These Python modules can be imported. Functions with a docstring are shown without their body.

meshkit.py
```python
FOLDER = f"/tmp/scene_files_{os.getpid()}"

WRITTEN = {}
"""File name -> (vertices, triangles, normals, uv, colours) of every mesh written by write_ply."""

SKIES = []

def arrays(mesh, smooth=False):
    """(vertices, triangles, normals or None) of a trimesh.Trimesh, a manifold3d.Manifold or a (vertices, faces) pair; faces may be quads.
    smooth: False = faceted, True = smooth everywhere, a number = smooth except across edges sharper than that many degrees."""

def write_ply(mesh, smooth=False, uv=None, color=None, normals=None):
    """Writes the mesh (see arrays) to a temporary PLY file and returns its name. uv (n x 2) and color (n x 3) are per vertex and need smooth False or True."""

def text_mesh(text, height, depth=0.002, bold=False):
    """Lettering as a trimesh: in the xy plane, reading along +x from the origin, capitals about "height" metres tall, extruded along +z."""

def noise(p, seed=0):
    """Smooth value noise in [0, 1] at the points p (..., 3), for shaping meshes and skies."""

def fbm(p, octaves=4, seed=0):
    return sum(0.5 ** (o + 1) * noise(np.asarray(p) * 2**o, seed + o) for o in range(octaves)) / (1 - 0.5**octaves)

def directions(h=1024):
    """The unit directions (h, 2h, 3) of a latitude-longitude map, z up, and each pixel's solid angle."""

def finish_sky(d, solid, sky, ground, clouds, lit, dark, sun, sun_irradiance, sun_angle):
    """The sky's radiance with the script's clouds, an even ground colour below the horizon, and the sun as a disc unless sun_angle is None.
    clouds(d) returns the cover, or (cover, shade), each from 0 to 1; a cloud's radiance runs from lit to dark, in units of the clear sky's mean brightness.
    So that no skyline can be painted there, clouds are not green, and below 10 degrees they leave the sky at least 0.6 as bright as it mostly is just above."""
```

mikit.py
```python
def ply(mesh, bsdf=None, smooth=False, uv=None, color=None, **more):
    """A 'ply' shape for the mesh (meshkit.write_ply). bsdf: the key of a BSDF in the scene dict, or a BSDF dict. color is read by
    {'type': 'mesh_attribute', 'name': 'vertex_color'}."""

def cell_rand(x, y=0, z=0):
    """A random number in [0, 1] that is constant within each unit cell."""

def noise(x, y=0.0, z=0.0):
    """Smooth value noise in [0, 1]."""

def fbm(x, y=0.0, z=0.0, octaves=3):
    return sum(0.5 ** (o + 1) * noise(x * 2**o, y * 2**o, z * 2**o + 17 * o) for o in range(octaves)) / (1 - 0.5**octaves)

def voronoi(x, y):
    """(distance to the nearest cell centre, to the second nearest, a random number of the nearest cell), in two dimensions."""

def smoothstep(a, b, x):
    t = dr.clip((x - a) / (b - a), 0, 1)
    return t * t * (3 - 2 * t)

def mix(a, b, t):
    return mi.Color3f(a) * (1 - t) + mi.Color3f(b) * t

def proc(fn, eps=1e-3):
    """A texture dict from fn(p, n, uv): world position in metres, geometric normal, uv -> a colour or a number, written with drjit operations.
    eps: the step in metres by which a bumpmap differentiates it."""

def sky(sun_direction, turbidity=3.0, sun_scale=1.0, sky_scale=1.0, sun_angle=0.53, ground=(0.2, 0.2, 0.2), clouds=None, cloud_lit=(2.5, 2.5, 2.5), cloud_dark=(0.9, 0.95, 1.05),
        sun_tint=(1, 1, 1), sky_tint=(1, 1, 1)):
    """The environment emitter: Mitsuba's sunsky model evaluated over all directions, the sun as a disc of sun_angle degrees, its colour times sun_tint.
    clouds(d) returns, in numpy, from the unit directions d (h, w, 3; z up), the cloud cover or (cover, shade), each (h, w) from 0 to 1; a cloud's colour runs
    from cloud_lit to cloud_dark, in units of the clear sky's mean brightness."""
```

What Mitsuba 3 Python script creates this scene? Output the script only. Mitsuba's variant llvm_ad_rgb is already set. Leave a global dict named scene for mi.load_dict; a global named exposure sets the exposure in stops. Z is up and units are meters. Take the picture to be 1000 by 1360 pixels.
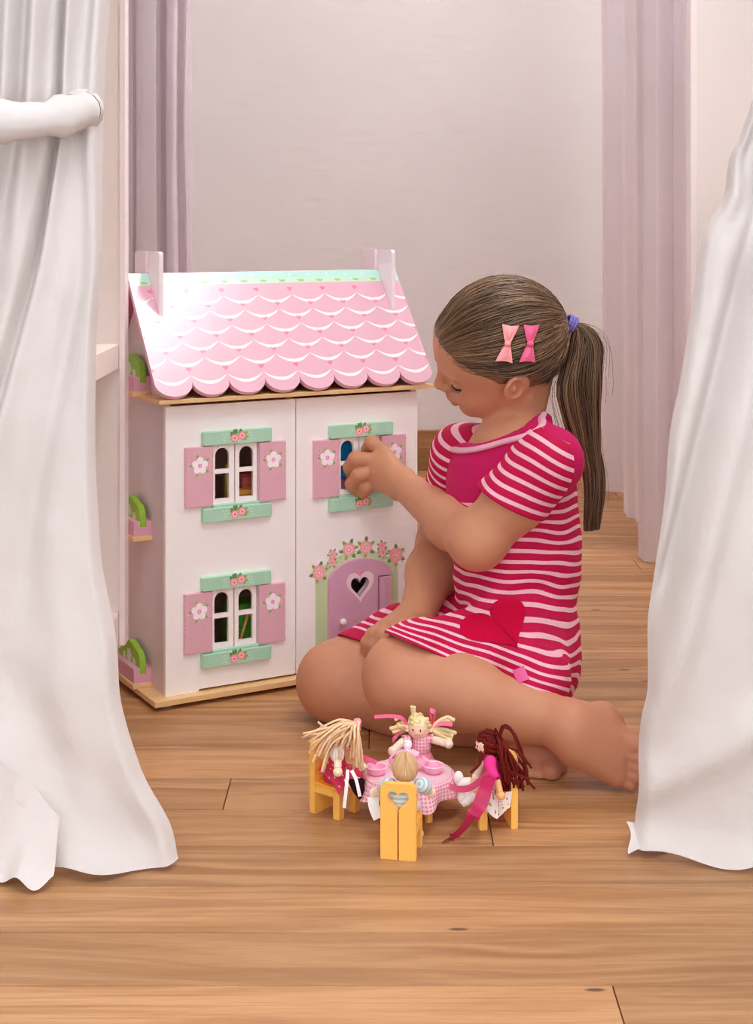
import math, random, numpy as np, trimesh, mitsuba as mi, mikit, meshkit, drjit as dr, manifold3d as m3
from shapely.geometry import Polygon, Point, box as sbox, LineString
from shapely import affinity, union_all
from scipy import sparse

# ------------------------------------------------------------------ camera, light, exposure
T = mi.ScalarTransform4f
CAM_H, FOCAL = 0.614, 2000.0
scene, labels = {}, {}
scene['camera'] = {'type': 'perspective', 'fov': 2 * math.degrees(math.atan(500 / FOCAL)), 'fov_axis': 'x', 'near_clip': 0.05, 'far_clip': 50.0,
    'principal_point_offset_y': 380 / 1360,
    'to_world': T().look_at(origin=[0, 0, CAM_H], target=[0, 1, CAM_H], up=[0, 0, 1])}
scene['room_light'] = {'type': 'constant', 'radiance': {'type': 'rgb', 'value': [1.22, 1.23, 1.27]}}    # the bright rest of the room behind the camera
LAMPS = [((0.59, 0.84), (1.50, 2.02), 2.44, (13.0, 12.7, 12.6)), ((-0.15, 0.75), (0.05, 0.70), 2.44, (8.0, 7.8, 7.8)), ((0.10, 0.90), (2.75, 3.30), 2.44, (9.0, 8.7, 8.6))]   # ceiling lamp panels: x, y, z, radiance
exposure = 0.48

# ------------------------------------------------------------------ materials
def rgb(r, g, b):
    c = np.array([r, g, b]) / 255.0
    return np.where(c <= 0.04045, c / 12.92, ((c + 0.055) / 1.055) ** 2.4)
VC = {'type': 'mesh_attribute', 'name': 'vertex_color'}
def principled(color, rough, spec=0.5, **k):
    return {'type': 'twosided', 'bsdf': {'type': 'principled', 'base_color': color, 'roughness': rough, 'specular': spec, **k}}
scene['paint'] = principled(VC, 0.38, 0.5)                 # satin painted wood
scene['paint_gloss'] = principled(VC, 0.22, 0.9)          # lacquered roof
scene['matte'] = principled(VC, 0.75, 0.25)
scene['glossy'] = principled(VC, 0.15, 0.5)
scene['cloth'] = {'type': 'twosided', 'bsdf': {'type': 'diffuse', 'reflectance': VC}}
scene['satin'] = principled(VC, 0.35, 0.5, sheen=0.6)
scene['yarn'] = principled(VC, 0.8, 0.2, sheen=0.4)
sm, mixc = mikit.smoothstep, mikit.mix
def weave(p, n, uv):
    x, y, z = p.x, p.y, p.z
    return 0.6 * mikit.fbm(x * 60, y * 60, z * 25, 3) + 0.4 * mikit.noise(x * 260, y * 260, z * 260)
def cotton_color(p, n, uv):
    f = mikit.fbm(p.x * 9, p.y * 9, p.z * 5, 3)
    return mixc((0.67, 0.635, 0.615), (0.735, 0.705, 0.69), sm(0.3, 0.7, f))
scene['cotton'] = {'type': 'twosided', 'bsdf': {'type': 'bumpmap', 'scale': 0.0012, 'arbitrary': mikit.proc(weave, 1.5e-3),
                   'bsdf': {'type': 'diffuse', 'reflectance': mikit.proc(cotton_color)}}}
def sheer_color(p, n, uv):
    f = mikit.fbm(p.x * 14, p.y * 14, p.z * 6, 3)
    return mixc((0.82, 0.76, 0.79), (0.88, 0.83, 0.86), f)
scene['sheer'] = {'type': 'bumpmap', 'scale': 0.004, 'arbitrary': mikit.proc(lambda p, n, uv: mikit.fbm(p.x * 40, p.y * 40, p.z * 40, 3), 3e-3),
                  'bsdf': {'type': 'principledthin', 'base_color': mikit.proc(sheer_color), 'roughness': 0.8, 'diff_trans': 0.8, 'spec_trans': 0.0, 'eta': 1.2}}
def wall_color(p, n, uv):
    f = mikit.fbm(p.x * 5, p.y * 5, p.z * 5, 4)
    return mixc((0.775, 0.745, 0.745), (0.825, 0.80, 0.80), f)
scene['plaster'] = {'type': 'twosided', 'bsdf': {'type': 'bumpmap', 'scale': 0.0015, 'arbitrary': mikit.proc(lambda p, n, uv: mikit.fbm(p.x * 70, p.y * 70, p.z * 70, 3), 2e-3),
                    'bsdf': {'type': 'diffuse', 'reflectance': mikit.proc(wall_color)}}}
def wood_color(p, n, uv):                                   # uv: along the board in metres; across the board plus the board's number
    k = dr.floor(uv.y); v = uv.y - k
    a, b = mikit.cell_rand(k, 3), mikit.cell_rand(k, 7)
    warp = mikit.fbm(uv.x * 3 + a * 40, v * 2.2, a * 9, 3)
    grain = mikit.fbm(uv.x * 5 + b * 50, v * 9 + warp * 7, b * 5, 4)
    fine = mikit.noise(uv.x * 60 + a * 70, v * 150, 1.0)
    c = mixc((0.345, 0.165, 0.063), (0.50, 0.270, 0.122), sm(0.25, 0.75, grain))
    c = c * (0.84 + 0.30 * a) * (0.93 + 0.14 * fine)
    streak = sm(0.66, 0.80, mikit.fbm(uv.x * 4 + a * 90, v * 40, 5.0, 3))
    c = mixc(c, mi.Color3f(0.24, 0.12, 0.055), 0.28 * streak)
    d1, _, which = mikit.voronoi(uv.x * 4.5 + a * 31, v * 1.4 + b * 17)
    knot = (1 - sm(0.02, 0.05, d1)) * dr.select(which > 0.75, 1.0, 0.0)
    return mixc(c, mi.Color3f(0.09, 0.045, 0.025), knot * 0.9)
scene['oak'] = {'type': 'twosided', 'bsdf': {'type': 'principled', 'base_color': mikit.proc(wood_color), 'roughness': 0.42, 'specular': 0.4}}

# ------------------------------------------------------------------ helpers
def tmesh(v, f):
    return trimesh.Trimesh(np.asarray(v, float), np.asarray(f, int), process=False)
def cat(*ms):
    return trimesh.util.concatenate([m for m in ms if m is not None])
def man(m):
    d = m.to_mesh()
    return tmesh(d.vert_properties[:, :3], d.tri_verts)
def mv(m, M=None, t=None):
    m = m.copy()
    if M is not None:
        M = np.asarray(M, float)
        m.apply_transform(M if M.shape == (4, 4) else np.vstack([np.column_stack([M, [0, 0, 0]]), [0, 0, 0, 1]]))
    if t is not None: m.apply_translation(t)
    return m
def numbered(key):
    if key not in scene and key not in labels and not any(k.startswith(key + '__') for k in scene): return key
    i = 1
    while True:
        k = f'{key}_{i:03d}'
        if k not in scene and k not in labels and not any(q.startswith(k + '__') for q in scene): return k
        i += 1
def tag(key, label=None, category=None, group=None, kind=None):
    d = {k: v for k, v in dict(label=label, category=category, group=group, kind=kind).items() if v}
    if d: labels[key] = {**labels.get(key, {}), **d}
    return key
def thing(name, label, category, group=None):
    return tag(numbered(name), label, category, group)
def add(key, mesh, bsdf='paint', color=None, smooth=30, uv=None, label=None, category=None, group=None, kind=None):
    """One entry of the scene. color: one colour or one per vertex."""
    key = numbered(key)
    if color is None:
        scene[key] = mikit.ply(mesh, bsdf, smooth=smooth, uv=uv)
    else:
        color = np.asarray(color, float)
        if color.ndim == 1:
            if smooth not in (True, False):
                mesh = trimesh.graph.smooth_shade(trimesh.Trimesh(mesh.vertices, mesh.faces, process=False), angle=math.radians(smooth), facet_minarea=None)
                smooth = True
            color = np.tile(color, (len(mesh.vertices), 1))
        scene[key] = mikit.ply(mesh, bsdf, smooth=smooth, uv=uv, color=color)
    tag(key, label, category, group, kind)
    return key
def ext(poly, depth):
    gs = [g for g in getattr(poly, 'geoms', [poly]) if not g.is_empty and g.area > 1e-12]
    return cat(*[trimesh.creation.extrude_polygon(g, depth) for g in gs])
def slab(poly, depth, bev=0.0008):
    """A convex board with its front edges eased."""
    a = np.array(poly.exterior.coords)[:-1]; b = np.array(poly.buffer(-bev, quad_segs=4).exterior.coords)[:-1]
    pts = np.vstack([np.column_stack([b, 0 * b[:, 0]]), np.column_stack([a, 0 * a[:, 0] + bev]), np.column_stack([a, 0 * a[:, 0] + depth - bev]), np.column_stack([b, 0 * b[:, 0] + depth])])
    return man(m3.Manifold.hull_points(pts))
def bx(x0, x1, y0, y1, z0, z1, bev=0.0008):
    return mv(slab(sbox(x0, y0, x1, y1), z1 - z0, bev), t=[0, 0, z0])
def rrect(x0, y0, x1, y1, r):
    return sbox(x0 + r, y0 + r, x1 - r, y1 - r).buffer(r, quad_segs=5)
def tube(P, r, n=6, caps=True, flat=1.0, side=None):
    """A tube through the points P with radii r; flat < 1 squashes it along 'side' x path."""
    P = np.asarray(P, float); k = len(P); r = np.broadcast_to(np.asarray(r, float), (k,))
    t = np.gradient(P, axis=0); t /= np.linalg.norm(t, axis=1, keepdims=True) + 1e-12
    ref = np.array(side if side is not None else ([0, 0, 1.0] if abs(t[:, 2]).mean() < 0.8 else [1.0, 0, 0]))
    a = np.cross(t, ref); a /= np.linalg.norm(a, axis=1, keepdims=True) + 1e-12
    b = np.cross(t, a)
    th = np.arange(n) * 2 * np.pi / n
    ring = a[:, None] * np.cos(th)[None, :, None] + flat * b[:, None] * np.sin(th)[None, :, None]
    v = (P[:, None] + ring * r[:, None, None]).reshape(-1, 3)
    i, j = np.meshgrid(np.arange(k - 1), np.arange(n), indexing='ij'); j2 = (j + 1) % n
    q = np.stack([i * n + j, i * n + j2, (i + 1) * n + j2, (i + 1) * n + j], -1).reshape(-1, 4)
    f = np.vstack([q[:, [0, 1, 2]], q[:, [0, 2, 3]]])
    if caps:
        v = np.vstack([v, P[0], P[-1]]); c = k * n; jj = np.arange(n); j2 = (jj + 1) % n
        f = np.vstack([f, np.stack([jj * 0 + c, j2, jj], 1), np.stack([jj * 0 + c + 1, (k - 1) * n + jj, (k - 1) * n + j2], 1)])
    return tmesh(v, f)
def curve(P, n=24):
    """A smooth curve through the points P (Catmull-Rom)."""
    P = np.asarray(P, float); Q = np.vstack([2 * P[0] - P[1], P, 2 * P[-1] - P[-2]])
    u = np.linspace(0, len(P) - 1 - 1e-9, n); i = u.astype(int); t = (u - i)[:, None]
    a, b, c, d = Q[i], Q[i + 1], Q[i + 2], Q[i + 3]
    return 0.5 * (2 * b + (c - a) * t + (2 * a - 5 * b + 4 * c - d) * t ** 2 + (3 * b - a - 3 * c + d) * t ** 3)
def lathe(prof, n=24):
    """Revolves (radius, z) points."""
    p = np.asarray(prof, float); k = len(p); th = np.arange(n) * 2 * np.pi / n
    v = np.stack([p[:, :1] * np.cos(th), p[:, :1] * np.sin(th), np.repeat(p[:, 1:], n, 1)], -1).reshape(-1, 3)
    i, j = np.meshgrid(np.arange(k - 1), np.arange(n), indexing='ij'); j2 = (j + 1) % n
    q = np.stack([i * n + j, i * n + j2, (i + 1) * n + j2, (i + 1) * n + j], -1).reshape(-1, 4)
    m = tmesh(v, np.vstack([q[:, [0, 1, 2]], q[:, [0, 2, 3]]]))
    m.merge_vertices(); m.update_faces(m.nondegenerate_faces()); return m
def ball(c, r, sub=2):
    m = trimesh.creation.icosphere(subdivisions=sub, radius=1.0)
    return tmesh(m.vertices * np.broadcast_to(r, (3,)) + np.asarray(c), m.faces)
def frame(o, x, y, z):
    M = np.eye(4); M[:3, 0], M[:3, 1], M[:3, 2], M[:3, 3] = x, y, z, o
    return M
def sheet(fn, nu, nv):
    """A cloth sheet from fn(u, v) -> (x, y, z), arrays."""
    u, v = np.meshgrid(np.linspace(0, 1, nu), np.linspace(0, 1, nv), indexing='ij')
    P = np.stack(fn(u, v), -1).reshape(-1, 3)
    i, j = np.meshgrid(np.arange(nu - 1), np.arange(nv - 1), indexing='ij')
    a = i * nv + j
    f = np.stack([a, a + nv, a + nv + 1, a + 1], -1).reshape(-1, 4)
    return tmesh(P, np.vstack([f[:, [0, 1, 2]], f[:, [0, 2, 3]]]))
def at(px, py, d):
    """The point d metres in front of the viewpoint's wall plane; reads the photograph's frame as a map of the room."""
    return np.array([(px - 500) / FOCAL * d, d, CAM_H - (py - 300) / FOCAL * d])
def heart(w, h, n=40):
    t = np.linspace(0, 2 * np.pi, n, endpoint=False)
    x = 16 * np.sin(t) ** 3; y = 13 * np.cos(t) - 5 * np.cos(2 * t) - 2 * np.cos(3 * t) - np.cos(4 * t)
    return Polygon(np.column_stack([x / 32 * w, (y + 2.5) / 29 * h]))

# ------------------------------------------------------------------ the room
def struct(key, mesh, bsdf, label, color=None, smooth=False):
    add(key, mesh, bsdf, color=color, smooth=smooth, label=label, kind='structure')
struct('wall_back', bx(-1.5, 1.5, 3.80, 3.90, -0.02, 2.5, 0.0), 'plaster', 'plain off-white plaster wall behind the dollhouse and the girl')
struct('wall_left', bx(-1.5, -1.4, -0.3, 3.80, -0.02, 2.5, 0.0), 'plaster', 'plain plaster wall on the left of the room')
struct('wall_right', bx(1.4, 1.5, -0.3, 3.80, -0.02, 2.5, 0.0), 'plaster', 'plain plaster wall on the right of the room')
struct('ceiling', bx(-1.5, 1.5, -0.3, 3.9, 2.5, 2.6, 0.0), 'plaster', 'plain pale ceiling')
def uvbox(m, number, axis=0, across=1, width=0.092):
    v = np.asarray(m.vertices)
    lo = v[:, across].min()
    return np.column_stack([v[:, axis], number + 0.04 + 0.92 * np.clip((v[:, across] - lo) / width, 0, 1)])
m = bx(-0.5, 0.925, 3.782, 3.80, 0.0, 0.1, 0.002)
scene['baseboard_back'] = mikit.ply(m, 'oak', smooth=False, uv=uvbox(m, 900, 0, 2, 0.1)); tag('baseboard_back', 'oak baseboard along the foot of the back wall', kind='structure')
m = bx(-1.4, 1.4, -0.3, 3.8, -0.03, -0.006, 0.0)
add('floor', m, 'matte', color=rgb(46, 30, 20), smooth=False, label='warm brown oak floor of long boards laid across the room', kind='structure')
rng = np.random.default_rng(5)
num, y, row = 0, 0.76, 0
ROW = 0.0915
while y < 3.79:
    x = -1.4 + (-0.8 * rng.random())
    while x < 1.4:
        ln = 0.55 + 0.75 * rng.random()
        if row == 8 and x < 0.116: ln = min(ln, 0.116 - x) if x + ln > 0.116 else ln
        a, b = max(x, -1.4) + 0.0005, min(x + ln, 1.4) - 0.0005
        if b - a > 0.04 and abs((a + b) / 2) - (b - a) / 2 < 0.31 * y + 0.3:
            m = slab(sbox(a, y + 0.0005, b, min(y + ROW, 3.8) - 0.0005), 0.006, 0.0005)
            m = mv(m, t=[0, 0, -0.006])
            key = numbered('floor__plank')
            scene[key] = mikit.ply(m, 'oak', smooth=False, uv=uvbox(m, num) + np.array([num * 0.37, 0])); num += 1
        x += ln
    y += ROW; row += 1

# ceiling lamp: a wide diffuser panel in a frame; its light makes the glare on the toy roof
for (lx, ly, lz, rad), lab in zip(LAMPS, ('wide flat ceiling lamp with a white diffuser above the dollhouse', 'flat ceiling lamp with a white diffuser nearer to the doorway', 'flat ceiling lamp with a white diffuser close to the back wall')):
    k = thing('ceiling_lamp', lab, 'lamp')
    add(k + '__housing', bx(lx[0] - 0.03, lx[1] + 0.03, ly[0] - 0.03, ly[1] + 0.03, lz + 0.012, 2.5, 0.004), 'paint', color=rgb(235, 232, 230))
    dm = tmesh([[lx[0], ly[0], lz], [lx[1], ly[0], lz], [lx[1], ly[1], lz], [lx[0], ly[1], lz]], [[0, 2, 1], [0, 3, 2]])
    scene[k + '__diffuser'] = {**mikit.ply(dm, 'matte_white', smooth=False), 'emitter': {'type': 'area', 'radiance': {'type': 'rgb', 'value': list(rad)}}}
scene['matte_white'] = {'type': 'diffuse', 'reflectance': {'type': 'rgb', 'value': [0.8, 0.8, 0.8]}}

# white shelving: left unit beside the dollhouse, right unit behind the front curtain
WHITE = rgb(232, 222, 216)
k = thing('shelf_unit', 'white open shelf unit standing left of the dollhouse', 'shelf')
add(k + '__end_panel', bx(-0.80, -0.330, 1.940, 1.962, 0.070, 1.6, 0.001), 'paint', color=WHITE)
add(k + '__edge_strip', bx(-0.3305, -0.3235, 1.936, 1.964, 0.074, 1.6, 0.0008), 'paint', color=rgb(238, 226, 226))
for z0, z1 in ((0.074, 0.116), (0.430, 0.462), (1.19, 1.225)):
    add(k + '__shelf', bx(-0.80, -0.332, 1.56, 1.9395, z0, z1, 0.001), 'paint', color=WHITE)
add(k + '__back_panel', bx(-0.82, -0.80, 1.54, 1.962, 0.0, 1.6, 0.001), 'paint', color=WHITE)
add(k + '__end_panel', bx(-0.80, -0.40, 1.54, 1.5595, 0.07, 1.6, 0.001), 'paint', color=WHITE)
add(k + '__plinth', bx(-0.80, -0.44, 1.58, 1.93, 0.0, 0.072, 0.001), 'paint', color=WHITE)
k = thing('shelf_unit', 'white upright shelf end panel at right behind the front curtain', 'shelf')
add(k + '__end_panel', bx(0.424, 0.80, 2.0, 2.022, 0.0, 1.6, 0.001), 'paint', color=WHITE)
add(k + '__edge_strip', bx(0.4165, 0.4245, 1.996, 2.026, 0.0, 1.6, 0.0008), 'paint', color=rgb(238, 228, 228))
for z0, z1 in ((0.072, 0.104), (0.60, 0.632), (1.19, 1.225)):
    add(k + '__shelf', bx(0.50, 0.80, 1.60, 1.9995, z0, z1, 0.001), 'paint', color=WHITE)
add(k + '__back_panel', bx(0.80, 0.82, 1.58, 2.022, 0.0, 1.6, 0.001), 'paint', color=WHITE)

# ------------------------------------------------------------------ curtains
def lerp_table(tab, z):
    tab = np.array(sorted(tab)); return np.interp(z, tab[:, 0], tab[:, 1])
def noise2(x, y, s, seed):
    return meshkit.fbm(np.stack([x * s, y * s, 0 * x + seed], -1), 3, seed) - 0.5
def smooth_table(tab, z):
    tab = np.array(sorted(tab)); from scipy.interpolate import PchipInterpolator
    return PchipInterpolator(tab[:, 0], tab[:, 1])(z)
def ridge(u, c, w):
    return np.exp(-((u - c) / w) ** 2)

def front_left(u, v):                                      # u: from the far left to the free edge; v: from the rail to the hem
    z = 1.75 * (1 - v) ** 1.15
    edge = smooth_table([(1.75, -0.215), (1.05, -0.24), (0.70, -0.267), (0.60, -0.267), (0.50, -0.272), (0.41, -0.273), (0.30, -0.268), (0.20, -0.2515), (0.165, -0.2495), (0.09, -0.229), (0.03, -0.197), (0.0, -0.190)], z)
    left = smooth_table([(1.75, -0.95), (0.75, -0.46), (0.6, -0.50), (0.3, -0.62), (0.0, -0.72)], z)
    x = left + (edge - left) * u
    low = np.clip(1 - z / 0.55, 0, 1)
    y = 1.440 + 0.010 * np.sin(3 * u) - 0.045 * low ** 2 * (1 - u) + 0.012 * np.clip(1 - z / 0.12, 0, 1) * np.sin(u * 17)
    top = np.clip((z - 0.1) / 0.55, 0, 1)
    c1 = 0.79 - 0.13 * np.clip((0.70 - z) / 0.3, 0, 1.6)
    y += 0.030 * ridge(u, c1, 0.022) * (0.3 + 0.7 * top) + 0.030 * ridge(u, 0.30, 0.05) + 0.018 * ridge(u, 0.92 - 0.25 * low, 0.04) * top
    y -= 0.016 * ridge(u, 0.70 - 0.1 * low, 0.06) + 0.014 * ridge(u, 0.88, 0.05) * low
    y += 0.010 * np.sin(u * 46 + 1.2 * np.sin(z * 5)) * np.clip((z - 0.45) / 0.25, 0, 1) ** 1.5
    diag = (x + 0.36) * 0.75 + (z - 0.10) * 0.62             # a long diagonal fold low down
    y -= 0.020 * ridge(diag, 0.0, 0.022) * low - 0.012 * ridge(diag, 0.05, 0.025) * low
    y += 0.009 * noise2(x, z, 6, 3) + 0.004 * noise2(x, z, 22, 4)
    y += 0.02 * np.clip((u - 0.975) / 0.025, 0, 1) ** 2        # the free edge turns back
    y -= 0.030 * ridge(z, 0.0, 0.02) * (1 - 0.6 * u)
    return x, y, np.maximum(z, 0.003 + 0.004 * (1 + np.sin(u * 25)) * (v > 0.97))
k = thing('curtain', 'white cotton curtain tied back in the left foreground, hem spread on the floor', 'curtain')
add(k + '__panel', sheet(front_left, 170, 190), 'cotton', smooth=True)
th = np.linspace(0, 2 * np.pi, 90)
band = np.column_stack([-0.425 + 0.142 * np.cos(th), 1.446 + 0.055 * np.sin(th), 0.709 + 0.016 * np.cos(th) ** 3 + 0.003 * np.sin(3 * th)])
add(k + '__tie_band', tube(band, 0.0185 + 0.0022 * np.sin(th * 11) + 0.0012 * np.sin(th * 23), 14, caps=False), 'cotton', smooth=True)
def hem_flap(u, v):                                        # the cloth's inner layer folded forward on the floor
    px = -30 + 106 * u
    d = 1.425 - 0.022 * v * (0.6 + 0.8 * np.sin(2.2 * u + 0.3)) - 0.012 * v * u
    x = (px - 500) / 2000 * 1.41
    z = 0.120 * (1 - v) ** 1.6 * (1 - 0.55 * u) + 0.004 + 0.010 * np.sin(u * 6.5 + 1) ** 2 * v
    return x, d - 0.006 * np.sin(u * 8 + 2 * v), z
add(k + '__hem_fold', sheet(hem_flap, 40, 16), 'cotton', smooth=True)

def front_right(u, v):                                     # u: from the free edge to the far right
    z = 1.75 * (1 - v) ** 1.15
    edge = smooth_table([(1.75, 0.60), (1.0, 0.43), (0.70, 0.352), (0.68, 0.343), (0.645, 0.339), (0.607, 0.320), (0.532, 0.308), (0.462, 0.296), (0.404, 0.285), (0.347, 0.2805), (0.29, 0.274), (0.234, 0.2695), (0.155, 0.265), (0.127, 0.2588), (0.02, 0.2515), (0.0, 0.2475)], z)
    right = smooth_table([(1.75, 1.05), (0.75, 0.50), (0.5, 0.62), (0.0, 0.78)], z)
    x = edge + (right - edge) * u
    low = np.clip(1 - z / 0.5, 0, 1)
    y = 1.478 - 0.23 * np.minimum(u, 0.4) * (0.4 + 0.6 * low) + 0.010 * np.sin(4 * u)
    f1 = (x - (0.352 - 0.085 * np.clip((0.55 - z) / 0.35, -0.6, 1.25)))          # deep fold running down to the left
    y += 0.024 * ridge(f1, 0.0, 0.010) * np.clip((z - 0.13) / 0.1, 0, 1) - 0.016 * ridge(f1, 0.026, 0.016) * np.clip((z - 0.1) / 0.1, 0, 1) - 0.010 * ridge(f1, -0.024, 0.014)
    f2 = (x - (0.375 + 0.02 * z)); y += 0.014 * ridge(f2, 0.0, 0.02) * low
    y -= 0.014 * ridge((x - 0.30) * 0.5 - (z - 0.09) * 0.8, 0, 0.018) * low
    y += 0.010 * np.sin(u * 40 + z * 6) * np.clip((z - 0.5) / 0.2, 0, 1) ** 1.5
    y += 0.009 * noise2(x, z, 6, 9) + 0.004 * noise2(x, z, 22, 8)
    x = x + 0.003; y += 0.012 * np.clip((0.02 - u) / 0.02, 0, 1) ** 2
    y -= 0.018 * ridge(z, 0.0, 0.018)
    return x, y, np.maximum(z, 0.003 + 0.004 * (1 + np.sin(u * 31)) * (v > 0.97))
k = thing('curtain', 'white cotton curtain drawn aside in the right foreground beside the bare foot', 'curtain')
add(k + '__panel', sheet(front_right, 170, 190), 'cotton', smooth=True)
def corner_flap(u, v):
    x = 0.2470 + 0.040 * u + 0.003 * np.sin(5 * v); y = 1.490 - 0.030 * v + 0.012 * u
    return x, y, 0.022 * (1 - v) ** 1.2 * (1 - 0.5 * u) + 0.003 + 0.006 * np.sin(3.1 * u + 0.3) * v
add(k + '__hem_fold', sheet(corner_flap, 24, 10), 'cotton', smooth=True)

def hung(plan, z0, z1, seed, fold=0.012, wobble=0.02, n=150):
    """A hanging curtain whose plan is a polyline of (x, y); z0 the hem."""
    P = np.asarray(plan, float); s = np.r_[0, np.cumsum(np.linalg.norm(np.diff(P, axis=0), axis=1))]
    L = s[-1]
    def fn(u, v):
        q = u * L
        x = np.interp(q, s, P[:, 0]); y = np.interp(q, s, P[:, 1])
        z = z1 + (z0 - z1) * v
        w = wobble * noise2(q * 2.2, z * 0.8, 1.6, seed)
        x = x + w + fold * np.sin(q * 55 + 2 * noise2(q, z, 1.5, seed + 1) * 2); y = y + 1.5 * w + fold * np.cos(q * 47 + seed + z)
        return x, y, z
    return sheet(fn, n, 60)
def pl(*pts):
    return [((px - 500) / FOCAL * d, d) for px, d in pts]
add('curtain', hung(pl((120, 3.05), (168, 3.0), (176, 3.12), (190, 3.0), (206, 2.98), (210, 3.15), (232, 3.02), (236, 3.2), (249, 3.1), (250, 3.3)), 0.01, 1.9, 3, 0.006), 'sheer', smooth=True,
    label='sheer mauve curtain hanging at back left behind the toy chimney', category='curtain')
add('curtain', hung(pl((800, 3.60), (802, 3.46), (829, 3.45), (836, 3.42), (829, 3.18), (830, 3.15), (846, 3.14), (851, 3.08), (847, 2.76), (850, 2.73), (873, 2.72), (890, 2.80), (878, 2.9), (905, 2.75), (940, 2.7)), 0.004, 1.9, 6, 0.004, 0.016, 240), 'sheer', smooth=True,
    label='sheer pinkish curtain hanging in loose folds at back right behind the ponytail', category='curtain')

# ------------------------------------------------------------------ the dollhouse
# local frame: w along the front to the right, d into the house, z up
YAW = math.radians(29.2)
HW, HD = np.array([math.cos(YAW), math.sin(YAW), 0]), np.array([-math.sin(YAW), math.cos(YAW), 0])
HO = np.array([-0.269, 1.92, 0.0])
HOUSE = frame(HO, HW, HD, [0, 0, 1])
def hpt(w, d, z): return HO + w * HW + d * HD + np.array([0, 0, z])
def face(d):                                               # (x, y, depth) of a front drawing -> the house front at depth d, outward = -d
    return HOUSE @ frame([0, d, 0], [1, 0, 0], [0, 0, 1], [0, -1, 0])
def hbox(*a, bev=0.0006): return mv(bx(*a, bev), HOUSE)
H = thing('dollhouse', 'white wooden dollhouse with pink scalloped roof, shutters and pink front door', 'dollhouse')
CREAM, PINK, MINT, WOOD = rgb(246, 243, 241), rgb(222, 174, 188), rgb(170, 217, 190), rgb(224, 186, 134)
LILAC = rgb(214, 198, 204)

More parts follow.
